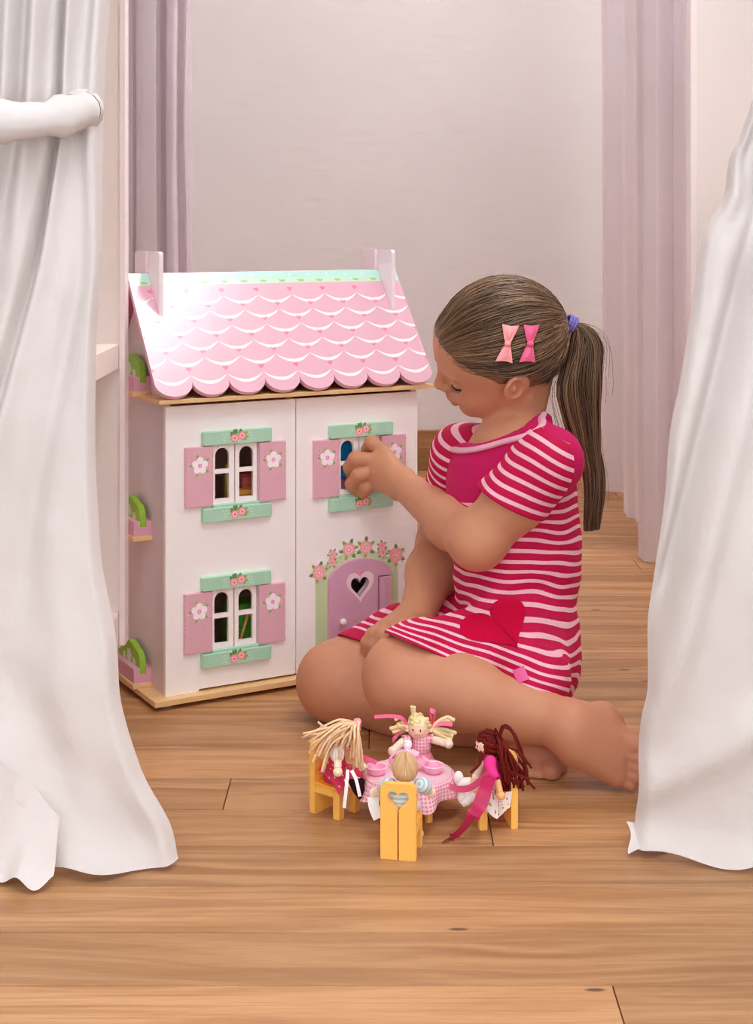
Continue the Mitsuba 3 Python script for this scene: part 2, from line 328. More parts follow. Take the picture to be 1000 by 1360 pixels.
class Print:
    """Flat painted decoration: thin coloured shapes gathered into one mesh."""
    def __init__(s): s.m, s.c = [], []
    def put(s, poly, color, level=1, M=None, base=0.00012):
        if poly.is_empty: return
        g = ext(poly, base * level)
        s.m.append(mv(g, M) if M is not None else g); s.c.append(np.tile(color, (len(g.vertices), 1)))
    def build(s, key, M=None, bsdf='paint', label=None):
        m = cat(*s.m)
        add(key, mv(m, M) if M is not None else m, bsdf, color=np.vstack(s.c), smooth=False, label=label)
def circ(x, y, r, q=4): return Point(x, y).buffer(r, quad_segs=q)
def petals(x, y, r, n, inner=0.55, rot=0.0, size=0.42):
    return union_all([circ(x, y, r * inner)] + [circ(x + r * 0.62 * math.cos(rot + 2 * math.pi * i / n), y + r * 0.62 * math.sin(rot + 2 * math.pi * i / n), r * size) for i in range(n)])
def leaf(x, y, ang, ln, wd):
    t = np.linspace(0, np.pi, 7)
    a = np.column_stack([ln * (1 - np.cos(t)) / 2, wd * np.sin(t) ** 1.2]); b = np.column_stack([a[::-1, 0], -a[::-1, 1]])
    return affinity.translate(affinity.rotate(Polygon(np.vstack([a, b[1:-1]])), math.degrees(ang), origin=(0, 0)), x, y)
GREEN, DKGREEN, ROSE, PALEROSE, DKROSE, CREAMY = rgb(150, 180, 90), rgb(96, 150, 74), rgb(236, 150, 156), rgb(246, 196, 200), rgb(206, 84, 122), rgb(250, 246, 232)
def shutter_flower(p, x, y, s=1.0):
    for i in range(5):
        a = 0.6 + i * 2 * math.pi / 5
        p.put(leaf(x + 0.0062 * s * math.cos(a), y + 0.0062 * s * math.sin(a), a, 0.0056 * s, 0.0016 * s), GREEN, 1)
    p.put(petals(x, y, 0.0085 * s, 5, 0.6, 0.3), rgb(250, 240, 246), 2)
    p.put(circ(x, y, 0.0022 * s), rgb(226, 150, 196), 3); p.put(circ(x, y, 0.0009 * s), rgb(250, 232, 160), 4)
    for i in range(11):
        a, r = i * 2.4, (0.0105 + 0.002 * (i % 3)) * s
        p.put(circ(x + r * math.cos(a), y + r * math.sin(a), 0.0005 * s, 2), DKROSE if i % 2 else rgb(252, 236, 242), 1)
def board_roses(p, x, y, s=1.45):
    for a in (2.6, 3.5, 0.5, -0.4, 1.5, 2.2, -1.0, 4.2):
        p.put(leaf(x + 0.004 * s * math.cos(a), y + 0.0012 * s * math.sin(a), a * 0.55 + 0.3, 0.0066 * s, 0.0015 * s), DKGREEN if a > 1 else GREEN, 1)
    for dx, dy in ((-0.0036, -0.0010), (0.0036, 0.0010)):
        dx, dy = dx * s, dy * s
        p.put(petals(x + dx, y + dy, 0.0040 * s, 6, 0.7), ROSE, 2); p.put(petals(x + dx, y + dy, 0.0027 * s, 5, 0.6), PALEROSE, 3); p.put(circ(x + dx, y + dy, 0.0009 * s), DKROSE, 4)
    for i in range(12):
        sx = 1 if i % 2 else -1
        p.put(circ(x + sx * (0.0105 * s + 0.0006 * i), y + 0.0045 * math.sin(i * 2.1), 0.0007, 2), rgb(248, 250, 236), 1)

# carcass
add(H + '__base', hbox(-0.020, 0.388, -0.015, 0.195, 0.006, 0.0135), 'paint', color=WOOD)
for w, d in ((-0.003, 0.012), (0.36, 0.012), (-0.003, 0.17), (0.36, 0.17)):
    add(H + '__foot', hbox(w, w + 0.012, d - 0.012, d + 0.006, 0.0, 0.006), 'paint', color=CREAM)
D2 = 0.185
gable = Polygon([(0.004, 0.0135), (D2, 0.0135), (D2, 0.413), (0.0925, 0.533), (0.004, 0.413)])
gM = HOUSE @ frame([0, 0, 0], [0, 1, 0], [0, 0, 1], [1, 0, 0])
add(H + '__side_wall', mv(ext(gable, 0.008), gM), 'paint', color=LILAC)
add(H + '__side_wall', mv(ext(gable, 0.008), gM @ frame([0, 0, 0.365], [1, 0, 0], [0, 1, 0], [0, 0, 1])), 'paint', color=LILAC)
add(H + '__back_wall', hbox(0.008, 0.365, D2 - 0.006, D2, 0.0135, 0.39), 'matte', color=rgb(206, 178, 172))
add(H + '__room_floor', hbox(0.008, 0.365, 0.012, D2 - 0.006, 0.190, 0.197), 'paint', color=rgb(196, 150, 100))
add(H + '__room_divider', hbox(0.181, 0.187, 0.014, D2 - 0.006, 0.0135, 0.388), 'matte', color=rgb(212, 186, 182))
add(H + '__attic_floor', cat(hbox(-0.016, 0.388, -0.020, 0.2, 0.3885, 0.3940)), 'paint', color=WOOD)
# front panels with openings
def casement_holes(x0, x1, yb, ym, yt):                    # a lower rectangular pane and an upper arched one
    r = (x1 - x0) / 2
    lo = sbox(x0, yb, x1, ym - 0.0028)
    up = sbox(x0, ym + 0.0028, x1, yt - r).union(circ((x0 + x1) / 2, yt - r, r, 8))
    return lo, up
WINDOWS = [(0.0635, 0.252, 'upper left'), (0.0625, 0.0645, 'lower left'), (0.2478, 0.2485, 'upper right')]
holes = {n: sbox(x, y, x + 0.0655, y + 0.079) for x, y, n in WINDOWS}
hx, hy = 0.2787, 0.1215
door_heart = affinity.translate(heart(0.0285, 0.0285), hx - 0.0006, hy)
left = Polygon([(0.0, 0.0125), (0.045, 0.0125), (0.0465, 0.0165), (0.184, 0.0165), (0.184, 0.383), (0.0, 0.383)]).difference(holes['upper left']).difference(holes['lower left'])
right = Polygon([(0.1855, 0.0165), (0.3275, 0.0165), (0.329, 0.0125), (0.3735, 0.0125), (0.3735, 0.383), (0.1855, 0.383)]).difference(holes['upper right']).difference(affinity.scale(door_heart, 1.25, 1.25))
for p in (left, right):
    add(H + '__front_panel', mv(ext(p, 0.008), face(0.008)), 'paint', color=CREAM)
for x, y, n in WINDOWS:
    for i in (0, 1):
        x0 = x + 0.0008 + i * 0.0323
        lo, up = casement_holes(x0 + 0.0055 - 0.002 * (1 - i), x0 + 0.0255 - 0.002 * (1 - i), y + 0.0075, y + 0.0430, y + 0.0735)
        c = add(H + '__casement', mv(ext(sbox(x0, y + 0.0012, x0 + 0.0307, y + 0.0785).difference(lo).difference(up), 0.005), face(0.0042)), 'paint', color=rgb(246, 240, 238))
    for sy, yy in ((-1, y - 0.0038), (1, None)):
        y0 = y - 0.0205 if sy < 0 else y + 0.0785
        b = add(H + ('__sill' if sy < 0 else '__lintel'), mv(slab(rrect(x - 0.0152, y0, x + 0.0825, y0 + 0.0178, 0.0022), 0.0085), face(0.0)), 'paint', color=MINT)
        p = Print(); board_roses(p, x + 0.034, y0 + 0.009); p.build(b + '__flower_print', face(-0.0085))
    add(H + '__sill_ledge', mv(slab(sbox(x, y - 0.0035, x + 0.0655, y + 0.0010), 0.006), face(0.0)), 'paint', color=MINT)
    for x0, x1 in ((x - 0.0385, x - 0.0002), (x + 0.0657, x + 0.1040)):
        b = add(H + '__shutter', mv(slab(rrect(x0, y + 0.0, x1, y + 0.0775, 0.001), 0.0065), face(0.0)), 'paint', color=PINK)
        p = Print(); shutter_flower(p, (x0 + x1) / 2 + 0.0005, y + 0.0535, 1.28); p.build(b + '__flower_print', face(-0.0065))
# front door: green surround, pink leaf, hinge post, heart frame, knob
def arch(x0, x1, y0, ys, yt, n=20):
    t = np.linspace(0, np.pi, n)
    return Polygon([(x0, y0), (x1, y0)] + [((x0 + x1) / 2 + (x1 - x0) / 2 * math.cos(a), ys + (yt - ys) * math.sin(a)) for a in t])
p = Print()
p.put(arch(0.2142, 0.3425, 0.0166, 0.132, 0.1705).difference(affinity.scale(door_heart, 1.2, 1.2)), rgb(196, 218, 172), 1)
dr_ = rgb(246, 168, 176)
rnd = random.Random(4)
for t in np.linspace(0.30, 2.9, 17):
    x, y = 0.2785 + 0.0600 * math.cos(t), 0.132 + 0.0350 * math.sin(t)
    p.put(circ(x + rnd.uniform(-.004, .004), y + rnd.uniform(-.003, .003), 0.0007, 2), rgb(246, 250, 214), 2)
for (x, y, r, n) in ((0.2195, 0.1475, 0.0098, 7), (0.2650, 0.1735, 0.0098, 12), (0.2915, 0.1735, 0.0100, 12), (0.3390, 0.1580, 0.0102, 7), (0.2400, 0.1690, 0.0056, 6), (0.2395, 0.1585, 0.0054, 6), (0.3165, 0.1730, 0.0056, 6), (0.3180, 0.1635, 0.0056, 6)):
    for i in range(6):
        a = i * math.pi / 3 + 0.4 + x * 90
        p.put(leaf(x + r * 0.62 * math.cos(a), y + r * 0.62 * math.sin(a), a, r * 0.95, r * 0.26), GREEN if i % 2 else DKGREEN, 2)
    p.put(petals(x, y, r, n, 0.72, 0.2, 0.34 if n > 8 else 0.45), rgb(242, 172, 178), 3)
    p.put(petals(x, y, r * 0.68, max(5, n - 3), 0.7, 0.5, 0.34), rgb(248, 198, 200), 4); p.put(petals(x, y, r * 0.36, 5, 0.6), DKROSE if r < 0.007 else rgb(240, 150, 160), 5)
    p.put(circ(x, y, r * 0.17), rgb(254, 248, 236), 6)
    for i in range(7):
        a = i * 2.3 + x * 50; q = r * (1.25 + 0.25 * (i % 3))
        p.put(circ(x + q * math.cos(a), y + q * math.sin(a) - 0.002, 0.0007, 2), (rgb(214, 120, 150), rgb(140, 120, 120), rgb(250, 250, 220))[i % 3], 2)
p.build(H + '__arch_print', face(0.0), label='painted pale green arch with pink flowers around the toy door')
dleaf = arch(0.2318, 0.3290, 0.0172, 0.1325, 0.1605).difference(sbox(0.3066, 0.0, 0.36, 0.1345)).difference(affinity.scale(door_heart, 1.0, 1.0))
DK = add(H + '__door', mv(ext(dleaf, 0.0075), face(0.0)), 'paint', color=rgb(212, 164, 190), label='pink arched toy front door')
p = Print(); hp = affinity.translate(heart(0.0425, 0.0420), hx, hy + 0.0005)
p.put(hp.difference(door_heart), rgb(240, 214, 222), 2)
for a in (-0.8, 0.0, 0.8):
    p.put(affinity.translate(petals(0.0022 * math.sin(a), 0.0022 * math.cos(a) * 0.6, 0.0030, 5, 0.7), hx, hy + 0.0205), rgb(238, 130, 160) if a else rgb(250, 190, 200), 3)
p.build(DK + '__heart_frame', face(-0.0075), label='pale pink heart-shaped frame around the cutout')
add(DK + '__knob', mv(cat(ball([0, 0, 0.005], 0.0046), trimesh.creation.cylinder(0.0018, 0.006, sections=12)), face(-0.0078) @ frame([0.2497, 0.0800, 0], [1, 0, 0], [0, 1, 0], [0, 0, 1])), 'glossy', color=rgb(250, 238, 240), smooth=40, label='white round knob')
hinge = mv(cat(man(m3.Manifold.cylinder(0.1150, 0.0098, 0.0098, 28).scale([1.02, 0.62, 1]))), HOUSE, None)
hinge = mv(cat(man(m3.Manifold.cylinder(0.1150, 0.0098, 0.0098, 28).scale([1.0, 0.85, 1]).translate([0.3187, -0.0050, 0.0175]))), HOUSE)
add(DK + '__hinge_post', hinge, 'paint', color=rgb(212, 164, 190), smooth=40)

# planters on the left side
for i, (z0, hh) in enumerate(((0.0135, 0), (0.2045, 0), (0.3925, 0))):
    q = add(H + '__planter_shelf', hbox(-0.026, 0.0, 0.048, 0.142, z0, z0 + 0.0062), 'paint', color=WOOD)
    boxp = sbox(-0.0235, 0.0, 0.0, 0.0185).difference(sbox(-0.0150, 0.011, -0.0065, 0.02))
    b = add(H + '__planter_box', mv(ext(boxp, 0.086), HOUSE @ frame([0, 0.138, z0 + 0.0063], [1, 0, 0], [0, 0, 1], [0, -1, 0])), 'paint', color=rgb(212, 158, 178))
    t = np.linspace(0, np.pi, 40)
    prof = [(0.081, 0.0)] + [(0.0405 + 0.0405 * math.cos(a) * (1.0 if abs(math.cos(a)) > 0.6 else 1.0), 0.006 + 0.026 * math.sin(a) ** 0.75 + 0.0030 * abs(math.sin(3 * a))) for a in t] + [(0.0, 0.0)]
    hm = mv(ext(Polygon(prof).buffer(0), 0.0082), HOUSE @ frame([-0.0149, 0.0525, z0 + 0.0170], [0, 1, 0], [0, 0, 1], [1, 0, 0]))
    hg = add(H + '__hedge', hm, 'paint', color=rgb(140, 186, 50), label='green cut-out hedge with a painted flower')
    p = Print(); p.put(petals(0.0405, 0.016, 0.009, 5, 0.5), rgb(206, 214, 180), 1); p.put(petals(0.022, 0.011, 0.006, 5, 0.5), rgb(206, 214, 180), 1); p.put(petals(0.059, 0.011, 0.006, 5, 0.5), rgb(206, 214, 180), 1)
    p.build(hg + '__flower_print', HOUSE @ frame([-0.0150, 0.1335, z0 + 0.0170], [0, -1, 0], [0, 0, 1], [-1, 0, 0]))

# roof: front slope with scalloped eave and painted shingles, plain back slope
PITCH = math.atan2(0.1525, 0.1125)
RL = math.hypot(0.1525, 0.1125)
cs, sn = math.cos(PITCH), math.sin(PITCH)
RW0, RW1, NS = -0.020, 0.388, 8
SC = (RW1 - RW0) / NS
ROOF = HOUSE @ frame([RW0, -0.020, 0.3945], [1, 0, 0], [0, cs, sn], [0, -sn, cs])
edge = []
for i in range(NS):
    for a in np.linspace(np.pi, 2 * np.pi, 14):
        edge.append((i * SC + SC / 2 + SC / 2 * 0.995 * math.cos(a), 0.0195 + 0.0195 * math.sin(a)))
front = Polygon(edge + [(NS * SC, RL), (0.0, RL)])
CW0, CW1, CT = 0.0290, 0.3785, 0.0066                      # chimney slots (in roof w)
tslot = RL - 0.0575
front = front.difference(sbox(CW0, tslot, CW0 + CT, 1)).difference(sbox(CW1, tslot, CW1 + CT, 1))
RT = 0.0065
roof = mv(ext(front, RT), ROOF)
R = add(H + '__roof', roof, 'paint_gloss', color=rgb(224, 176, 193), label='pink roof slope with scalloped eave')
p = Print()
full = front.buffer(-0.0006)
p.put(sbox(0, RL * 0.897, 1, RL).intersection(front), rgb(196, 230, 206), 1)
p.put(sbox(0, RL * 0.945, 1, RL).intersection(front), rgb(178, 228, 216), 2)
for i in range(14):
    x = 0.02 + 0.0375 * i / 1.3
    p.put(affinity.translate(union_all([leaf(0, 0, 0.5, 0.006, 0.0014), leaf(0, 0, 2.5, 0.006, 0.0014), leaf(0, 0, 1.4, 0.005, 0.0012)]), x, RL * 0.908).intersection(full), rgb(150, 204, 120), 3)
    p.put(affinity.translate(leaf(0, 0, -1.2, 0.007, 0.0008), x + 0.012, RL * 0.985).intersection(full), rgb(226, 246, 242), 3)
rows = [0.155, 0.295, 0.42, 0.547, 0.672, 0.795]
def crescent(x0, x1, t, sag, thick):
    s = np.linspace(0, 1, 15); x = x0 + (x1 - x0) * s; par = 4 * s * (1 - s)
    up = t - sag * par; lo = t - 0.0006 - sag * par - thick * par
    return Polygon(np.vstack([np.column_stack([x, up]), np.column_stack([x[::-1], lo[::-1]])]))
for r, t in enumerate(rows):
    off = 0 if r % 2 == 0 else SC / 2
    for i in range(-1, NS + 1):
        x0 = i * SC + off
        c = crescent(x0 + 0.0008, x0 + SC - 0.0008, t * RL, 0.0088, 0.0042).intersection(full)
        p.put(c, rgb(252, 242, 244), 2)
        h = affinity.translate(heart(0.0080, 0.0076), x0, t * RL + 0.0088).intersection(full)
        p.put(h, rgb(240, 128, 158), 2)
p.build(R + '__shingle_print', ROOF @ frame([0, 0, RT], [1, 0, 0], [0, 1, 0], [0, 0, 1]), 'paint_gloss')
BACK = HOUSE @ frame([RW1, 0.2050, 0.3945], [-1, 0, 0], [0, -cs, sn], [0, sn, cs])
add(H + '__roof', mv(ext(sbox(0, 0.0, NS * SC, RL).difference(sbox(NS * SC - CW0 - CT, tslot, NS * SC - CW0, 1)).difference(sbox(NS * SC - CW1 - CT, tslot, NS * SC - CW1, 1)), RT), BACK), 'paint_gloss', color=rgb(206, 128, 150), label='plain pink back roof slope')
for cw in (CW0, CW1):
    body = rrect(0.0470, 0.470, 0.1380, 0.5800, 0.005).union(Polygon([(0.0470, 0.50), (0.1380, 0.50), (0.135, 0.46), (0.05, 0.46)]))
    slot = sbox(0.0885, 0.548, 0.0960, 0.6).union(circ(0.0925, 0.5475, 0.0055, 6))
    add(H + '__chimney', mv(ext(body.difference(slot), CT - 0.0008), HOUSE @ frame([RW0 + cw + 0.0004, 0, 0], [0, 1, 0], [0, 0, 1], [1, 0, 0])), 'paint', color=rgb(238, 230, 236))

# toy furniture seen through the windows
k = thing('toy_bed', 'blue arched toy bed seen through the upper right dollhouse window', 'toy furniture')
add(k + '__headboard', mv(slab(sbox(0.0, 0.0, 0.062, 0.085).union(circ(0.031, 0.095, 0.031, 8)).convex_hull, 0.008), HOUSE @ frame([0.228, 0.034, 0.1972], [1, 0, 0], [0, 0, 1], [0, -1, 0])), 'glossy', color=rgb(30, 146, 206))
add(k + '__mattress', hbox(0.231, 0.284, 0.011, 0.0255, 0.207, 0.268, bev=0.003), 'cloth', color=rgb(186, 110, 140))
for w in (0.234, 0.274):
    add(k + '__leg', hbox(w, w + 0.008, 0.014, 0.022, 0.1972, 0.208), 'paint', color=rgb(40, 140, 190))
k = thing('toy_wardrobe', 'red-brown toy wardrobe seen through the upper left dollhouse window', 'toy furniture')
add(k + '__body', hbox(0.1235, 0.150, 0.038, 0.060, 0.1972, 0.282), 'paint', color=rgb(190, 80, 70))
for w in (0.1240, 0.1370):
    add(k + '__door', hbox(w, w + 0.0125, 0.035, 0.038, 0.202, 0.278), 'paint', color=rgb(206, 96, 84))
k = thing('toy_chest', 'small brown toy chest under the picture in the upper left window', 'toy furniture')
add(k + '__body', hbox(0.101, 0.142, 0.016, 0.031, 0.1972, 0.2580), 'paint', color=rgb(176, 116, 52))
add(k + '__lid', hbox(0.100, 0.143, 0.015, 0.032, 0.2582, 0.2650), 'paint', color=rgb(192, 130, 60))
k = thing('toy_picture', 'grey-blue picture standing behind the chest in the upper left window', 'picture')
add(k + '__sheet', hbox(0.104, 0.122, 0.044, 0.048, 0.1972, 0.286, bev=0.0003), 'cloth', color=rgb(190, 192, 202))
add(k + '__picture_frame', cat(hbox(0.102, 0.1225, 0.043, 0.050, 0.2862, 0.296), hbox(0.1015, 0.1038, 0.043, 0.050, 0.1972, 0.286)), 'paint', color=rgb(190, 156, 64))
k = thing('toy_dresser', 'green toy dresser seen through the lower left dollhouse window', 'toy furniture')
add(k + '__body', hbox(0.110, 0.162, 0.040, 0.075, 0.0136, 0.108), 'paint', color=rgb(92, 164, 50))
for z in (0.018, 0.048, 0.078):
    q = add(k + '__drawer', hbox(0.113, 0.159, 0.037, 0.040, z, z + 0.028), 'paint', color=rgb(98, 176, 60))
    add(q + '__knob', ball(hpt(0.136, 0.0355, z + 0.014), 0.0025), 'glossy', color=rgb(220, 200, 120), smooth=True)
k = thing('toy_broom', 'slanting wooden toy broom behind the lower left dollhouse window', 'toy')
add(k + '__handle', tube([hpt(0.1045, 0.026, 0.034), hpt(0.1285, 0.028, 0.098)], 0.0020, 8), 'paint', color=rgb(226, 176, 96))
add(k + '__head', ball(hpt(0.129, 0.028, 0.0995), 0.0042), 'paint', color=rgb(226, 176, 96), smooth=True)
add(k + '__brush', lathe([(0.0005, 0), (0.008, 0.0), (0.0075, 0.004), (0.004, 0.014), (0.0025, 0.026), (0.0003, 0.026)], 12).apply_transform(frame(hpt(0.103, 0.026, 0.0138), [1, 0, 0], [0, 1, 0], [0, 0, 1])), 'matte', color=rgb(190, 150, 80), smooth=40)

# ------------------------------------------------------------------ the girl: distance fields blended on a grid, then meshed
class Field:
    def __init__(s, lo, hi, h):
        s.lo, s.h = np.floor(np.asarray(lo, float) / h) * h, h
        s.n = np.ceil((np.asarray(hi, float) - s.lo) / h).astype(int) + 1
        s.v = np.full(s.n, 1.0, np.float32)
    def part(s, lo, hi):
        a = np.clip(np.floor((np.asarray(lo) - s.lo) / s.h).astype(int), 0, s.n); b = np.clip(np.ceil((np.asarray(hi) - s.lo) / s.h).astype(int) + 1, 0, s.n)
        ax = [(s.lo[i] + s.h * np.arange(a[i], b[i])).astype(np.float32) for i in range(3)]
        return tuple(slice(a[i], b[i]) for i in range(3)), np.meshgrid(*ax, indexing='ij', sparse=True)
    def op(s, d, lo, hi, k, cut=False):
        sl, g = s.part(np.asarray(lo) - k - 3 * s.h, np.asarray(hi) + k + 3 * s.h)
        a = s.v[sl]
        if a.size == 0: return
        b = d(*g)
        if cut:
            h = np.clip(0.5 - 0.5 * (a + b) / k, 0, 1); s.v[sl] = a * (1 - h) - b * h + k * h * (1 - h)
        else:
            h = np.clip(0.5 + 0.5 * (a - b) / k, 0, 1); s.v[sl] = a * (1 - h) + b * h - k * h * (1 - h)
    def cone(s, a, b, ra, rb, k=0.012, cut=False):
        a, b = np.asarray(a, float), np.asarray(b, float); ab = b - a; L = ab @ ab + 1e-12
        def d(x, y, z):
            px, py, pz = x - a[0], y - a[1], z - a[2]
            t = np.clip((px * ab[0] + py * ab[1] + pz * ab[2]) / L, 0, 1)
            return np.sqrt((px - t * ab[0]) ** 2 + (py - t * ab[1]) ** 2 + (pz - t * ab[2]) ** 2) - (ra + (rb - ra) * t)
        r = max(ra, rb); s.op(d, np.minimum(a, b) - r, np.maximum(a, b) + r, k, cut)
    def chain(s, pts, rs, k=0.008):
        for i in range(len(pts) - 1): s.cone(pts[i], pts[i + 1], rs[i], rs[i + 1], k)
    def ell(s, c, r, ax=np.eye(3), k=0.012, cut=False):
        c, r, ax = np.asarray(c, float), np.asarray(r, float), np.asarray(ax, float)
        def d(x, y, z):
            p = (x - c[0], y - c[1], z - c[2])
            q = [(p[0] * ax[i, 0] + p[1] * ax[i, 1] + p[2] * ax[i, 2]) / r[i] for i in range(3)]
            k0 = np.sqrt(q[0] ** 2 + q[1] ** 2 + q[2] ** 2) + 1e-9
            k1 = np.sqrt((q[0] / r[0]) ** 2 + (q[1] / r[1]) ** 2 + (q[2] / r[2]) ** 2) + 1e-9
            return k0 * (k0 - 1) / k1
        e = np.abs(ax.T) @ r; s.op(d, c - e, c + e, k, cut)
    def merge(s, o, k):
        i0 = np.round((o.lo - s.lo) / s.h).astype(int); i1 = np.minimum(i0 + o.n, s.n); j0 = np.maximum(-i0, 0); i0 = np.maximum(i0, 0)
        sl = tuple(slice(p, q) for p, q in zip(i0, i1)); so = tuple(slice(p, p + e) for p, e in zip(j0, i1 - i0))
        a = s.v[sl]; b = o.v[so]
        h = np.clip(0.5 + 0.5 * (a - b) / k, 0, 1); s.v[sl] = a * (1 - h) + b * h - k * h * (1 - h)
    def plane(s, p, n):                                      # keeps what lies on the side of n
        g = np.meshgrid(*[(s.lo[i] + s.h * np.arange(s.n[i])).astype(np.float32) for i in range(3)], indexing='ij', sparse=True)
        s.v = np.maximum(s.v, -((g[0] - p[0]) * n[0] + (g[1] - p[1]) * n[1] + (g[2] - p[2]) * n[2]))
    def sample(s, P):
        q = (np.asarray(P) - s.lo) / s.h; i = np.clip(np.round(q).astype(int), 0, s.n - 1)
        return s.v[i[:, 0], i[:, 1], i[:, 2]]
    def mesh(s, relax=4):
        v = s.v; ins = v < 0
        c = np.zeros(np.array(v.shape) - 1, np.int8)
        for o in np.ndindex(2, 2, 2): c += ins[o[0]:o[0] + c.shape[0], o[1]:o[1] + c.shape[1], o[2]:o[2] + c.shape[2]]
        idx = np.argwhere((c > 0) & (c < 8)); num = np.full(c.shape, -1, np.int32); num[tuple(idx.T)] = np.arange(len(idx))
        acc, cnt = np.zeros((len(idx), 3)), np.zeros(len(idx))
        for a in range(3):
            e = np.eye(3, dtype=int)[a]; o1, o2 = np.eye(3, dtype=int)[(a + 1) % 3], np.eye(3, dtype=int)[(a + 2) % 3]
            for i in (0, 1):
                for j in (0, 1):
                    p = idx + i * o1 + j * o2; q = p + e
                    va, vb = v[tuple(p.T)], v[tuple(q.T)]; m = (va < 0) != (vb < 0)
                    t = va[m] / (va[m] - vb[m]); acc[m] += p[m] + t[:, None] * e; cnt[m] += 1
        P = acc / cnt[:, None] * s.h + s.lo
        F = []
        for a in range(3):
            e, o1, o2 = np.eye(3, dtype=int)[[a, (a + 1) % 3, (a + 2) % 3]]
            sh = np.array(v.shape) - e
            x, y = ins[:sh[0], :sh[1], :sh[2]], ins[e[0]:, e[1]:, e[2]:]
            p = np.argwhere(x != y); p = p[(p[:, (a + 1) % 3] > 0) & (p[:, (a + 2) % 3] > 0)]
            q = np.stack([num[tuple((p - w).T)] for w in (0 * o1, o1, o1 + o2, o2)], 1)
            fl = ~ins[tuple(p.T)]; q[fl] = q[fl][:, ::-1]; F.append(q)
        F = np.vstack(F); F = F[(F >= 0).all(1)]
        f = np.vstack([F[:, [0, 1, 2]], F[:, [0, 2, 3]]])
        n = len(P); E = np.vstack([f[:, [0, 1]], f[:, [1, 2]], f[:, [2, 0]]]); E = np.vstack([E, E[:, ::-1]])
        A = sparse.csr_matrix((np.ones(len(E)), (E[:, 0], E[:, 1])), (n, n)); A.data[:] = 1; D = sparse.diags(1 / np.maximum(np.asarray(A.sum(1)).ravel(), 1)) @ A
        for i in range(relax): P = P + (0.5 if i % 2 == 0 else -0.52) * (D @ P - P)
        return tmesh(P, f)

# joints (metres); a head frame f (face), l (left ear), u (crown)
HC = np.array([0.1534, 1.84, 0.4681]); HS = 0.956
HA = np.array([[-0.94097, 0.04082, -0.33602], [0.16837, -0.80474, -0.56926], [-0.29365, -0.59223, 0.75036]])
def hp_(a, b, c): return HC + HS * (a * HA[0] + b * HA[1] + c * HA[2])
TN, TL = np.array([-0.8, -0.6, 0.0]), np.array([0.6, -0.8, 0.0]); TAX = np.array([TN, TL, [0, 0, 1.0]])
LS, RS = at(729, 612, 1.768), at(613, 603, 1.912)
LE, LW = at(634, 718, 1.785), at(534, 642, 1.985)
RE, RWR = at(588, 722, 1.99), at(553, 818, 1.855)
KL, KR = at(541, 900, 1.73), at(447, 905, 1.87)
AL, AR = at(758, 966, 1.65), at(652, 966, 1.775)
HIPL, HIPR = np.array([0.180, 1.815, 0.085]), np.array([0.125, 1.93, 0.080])
h0 = 0.0017
body = Field([-0.12, 1.58, -0.004], [0.36, 2.13, 0.575], h0)
def group(lo, hi): return Field(lo, hi, h0)
# torso, neck, head
core = g = group([-0.0, 1.70, -0.004], [0.30, 2.04, 0.575])
g.ell([0.160, 1.848, 0.285], [0.052, 0.083, 0.080], TAX); g.ell([0.170, 1.856, 0.20], [0.060, 0.072, 0.10], TAX, 0.03); g.ell([0.166, 1.872, 0.088], [0.066, 0.082, 0.08], TAX, 0.03)
nb = np.array([0.166, 1.850, 0.352]); nt = hp_(-0.026, 0.0, -0.050)
g.cone(RS + [0.01, 0, -0.004], nb, 0.024, 0.03, 0.02); g.cone(LS, nb, 0.026, 0.03, 0.02)
g.cone(nb, nt, 0.033, 0.031, 0.02)
core = group([-0.0, 1.70, -0.004], [0.30, 2.04, 0.575]); core.v = g.v.copy()
hd = group([0.02, 1.72, 0.33], [0.26, 1.97, 0.575])
def HE(c, r, k=0.010, cut=False, rot=None): hd.ell(hp_(*c), np.array(r) * HS, HA if rot is None else rot, k, cut)
def HCn(a, b, ra, rb, k=0.008, cut=False): hd.cone(hp_(*a), hp_(*b), ra * HS, rb * HS, k, cut)
HE((-0.002, 0, 0.009), (0.0805, 0.070, 0.077)); HE((0.030, 0, -0.030), (0.050, 0.056, 0.056), 0.02)
HE((0.036, 0, 0.022), (0.046, 0.054, 0.040), 0.02)
for sgn in (1, -1):
    HCn((0.0, 0.046 * sgn, -0.052), (0.050, 0.010 * sgn, -0.076), 0.019, 0.016, 0.018)
    HE((0.048, 0.030 * sgn, -0.038), (0.024, 0.024, 0.027), 0.014)
    HE((0.0845, 0.028 * sgn, -0.0035), (0.013, 0.015, 0.0095), 0.010, cut=True)
    hd.ell(hp_(0.0635, 0.0295 * sgn, -0.006), np.array([0.0130] * 3) * HS, HA, 0.003)
    HCn((0.081, 0.010 * sgn, 0.0085), (0.070, 0.040 * sgn, 0.0115), 0.0045, 0.004, 0.008)
HCn((0.0805, 0, -0.001), (0.0915, 0, -0.0265), 0.0052, 0.0072, 0.008); HE((0.0925, 0, -0.0275), (0.0068, 0.0075, 0.0062), 0.004)
for sgn in (1, -1):
    HE((0.0855, 0.0078 * sgn, -0.0315), (0.0068, 0.0052, 0.0055), 0.004)
    HE((0.0885, 0.0042 * sgn, -0.0365), (0.0028, 0.0022, 0.0024), 0.0025, cut=True)
HE((0.074, 0, -0.050), (0.013, 0.020, 0.013), 0.010)
HE((0.0840, 0, -0.0505), (0.0062, 0.0150, 0.0046), 0.004); HE((0.0815, 0, -0.0600), (0.0066, 0.0135, 0.0050), 0.004)
HCn((0.0880, 0, -0.0556), (0.0760, 0.019, -0.0560), 0.0011, 0.0010, 0.0025, cut=True); HCn((0.0880, 0, -0.0556), (0.0760, -0.019, -0.0560), 0.0011, 0.0010, 0.0025, cut=True)
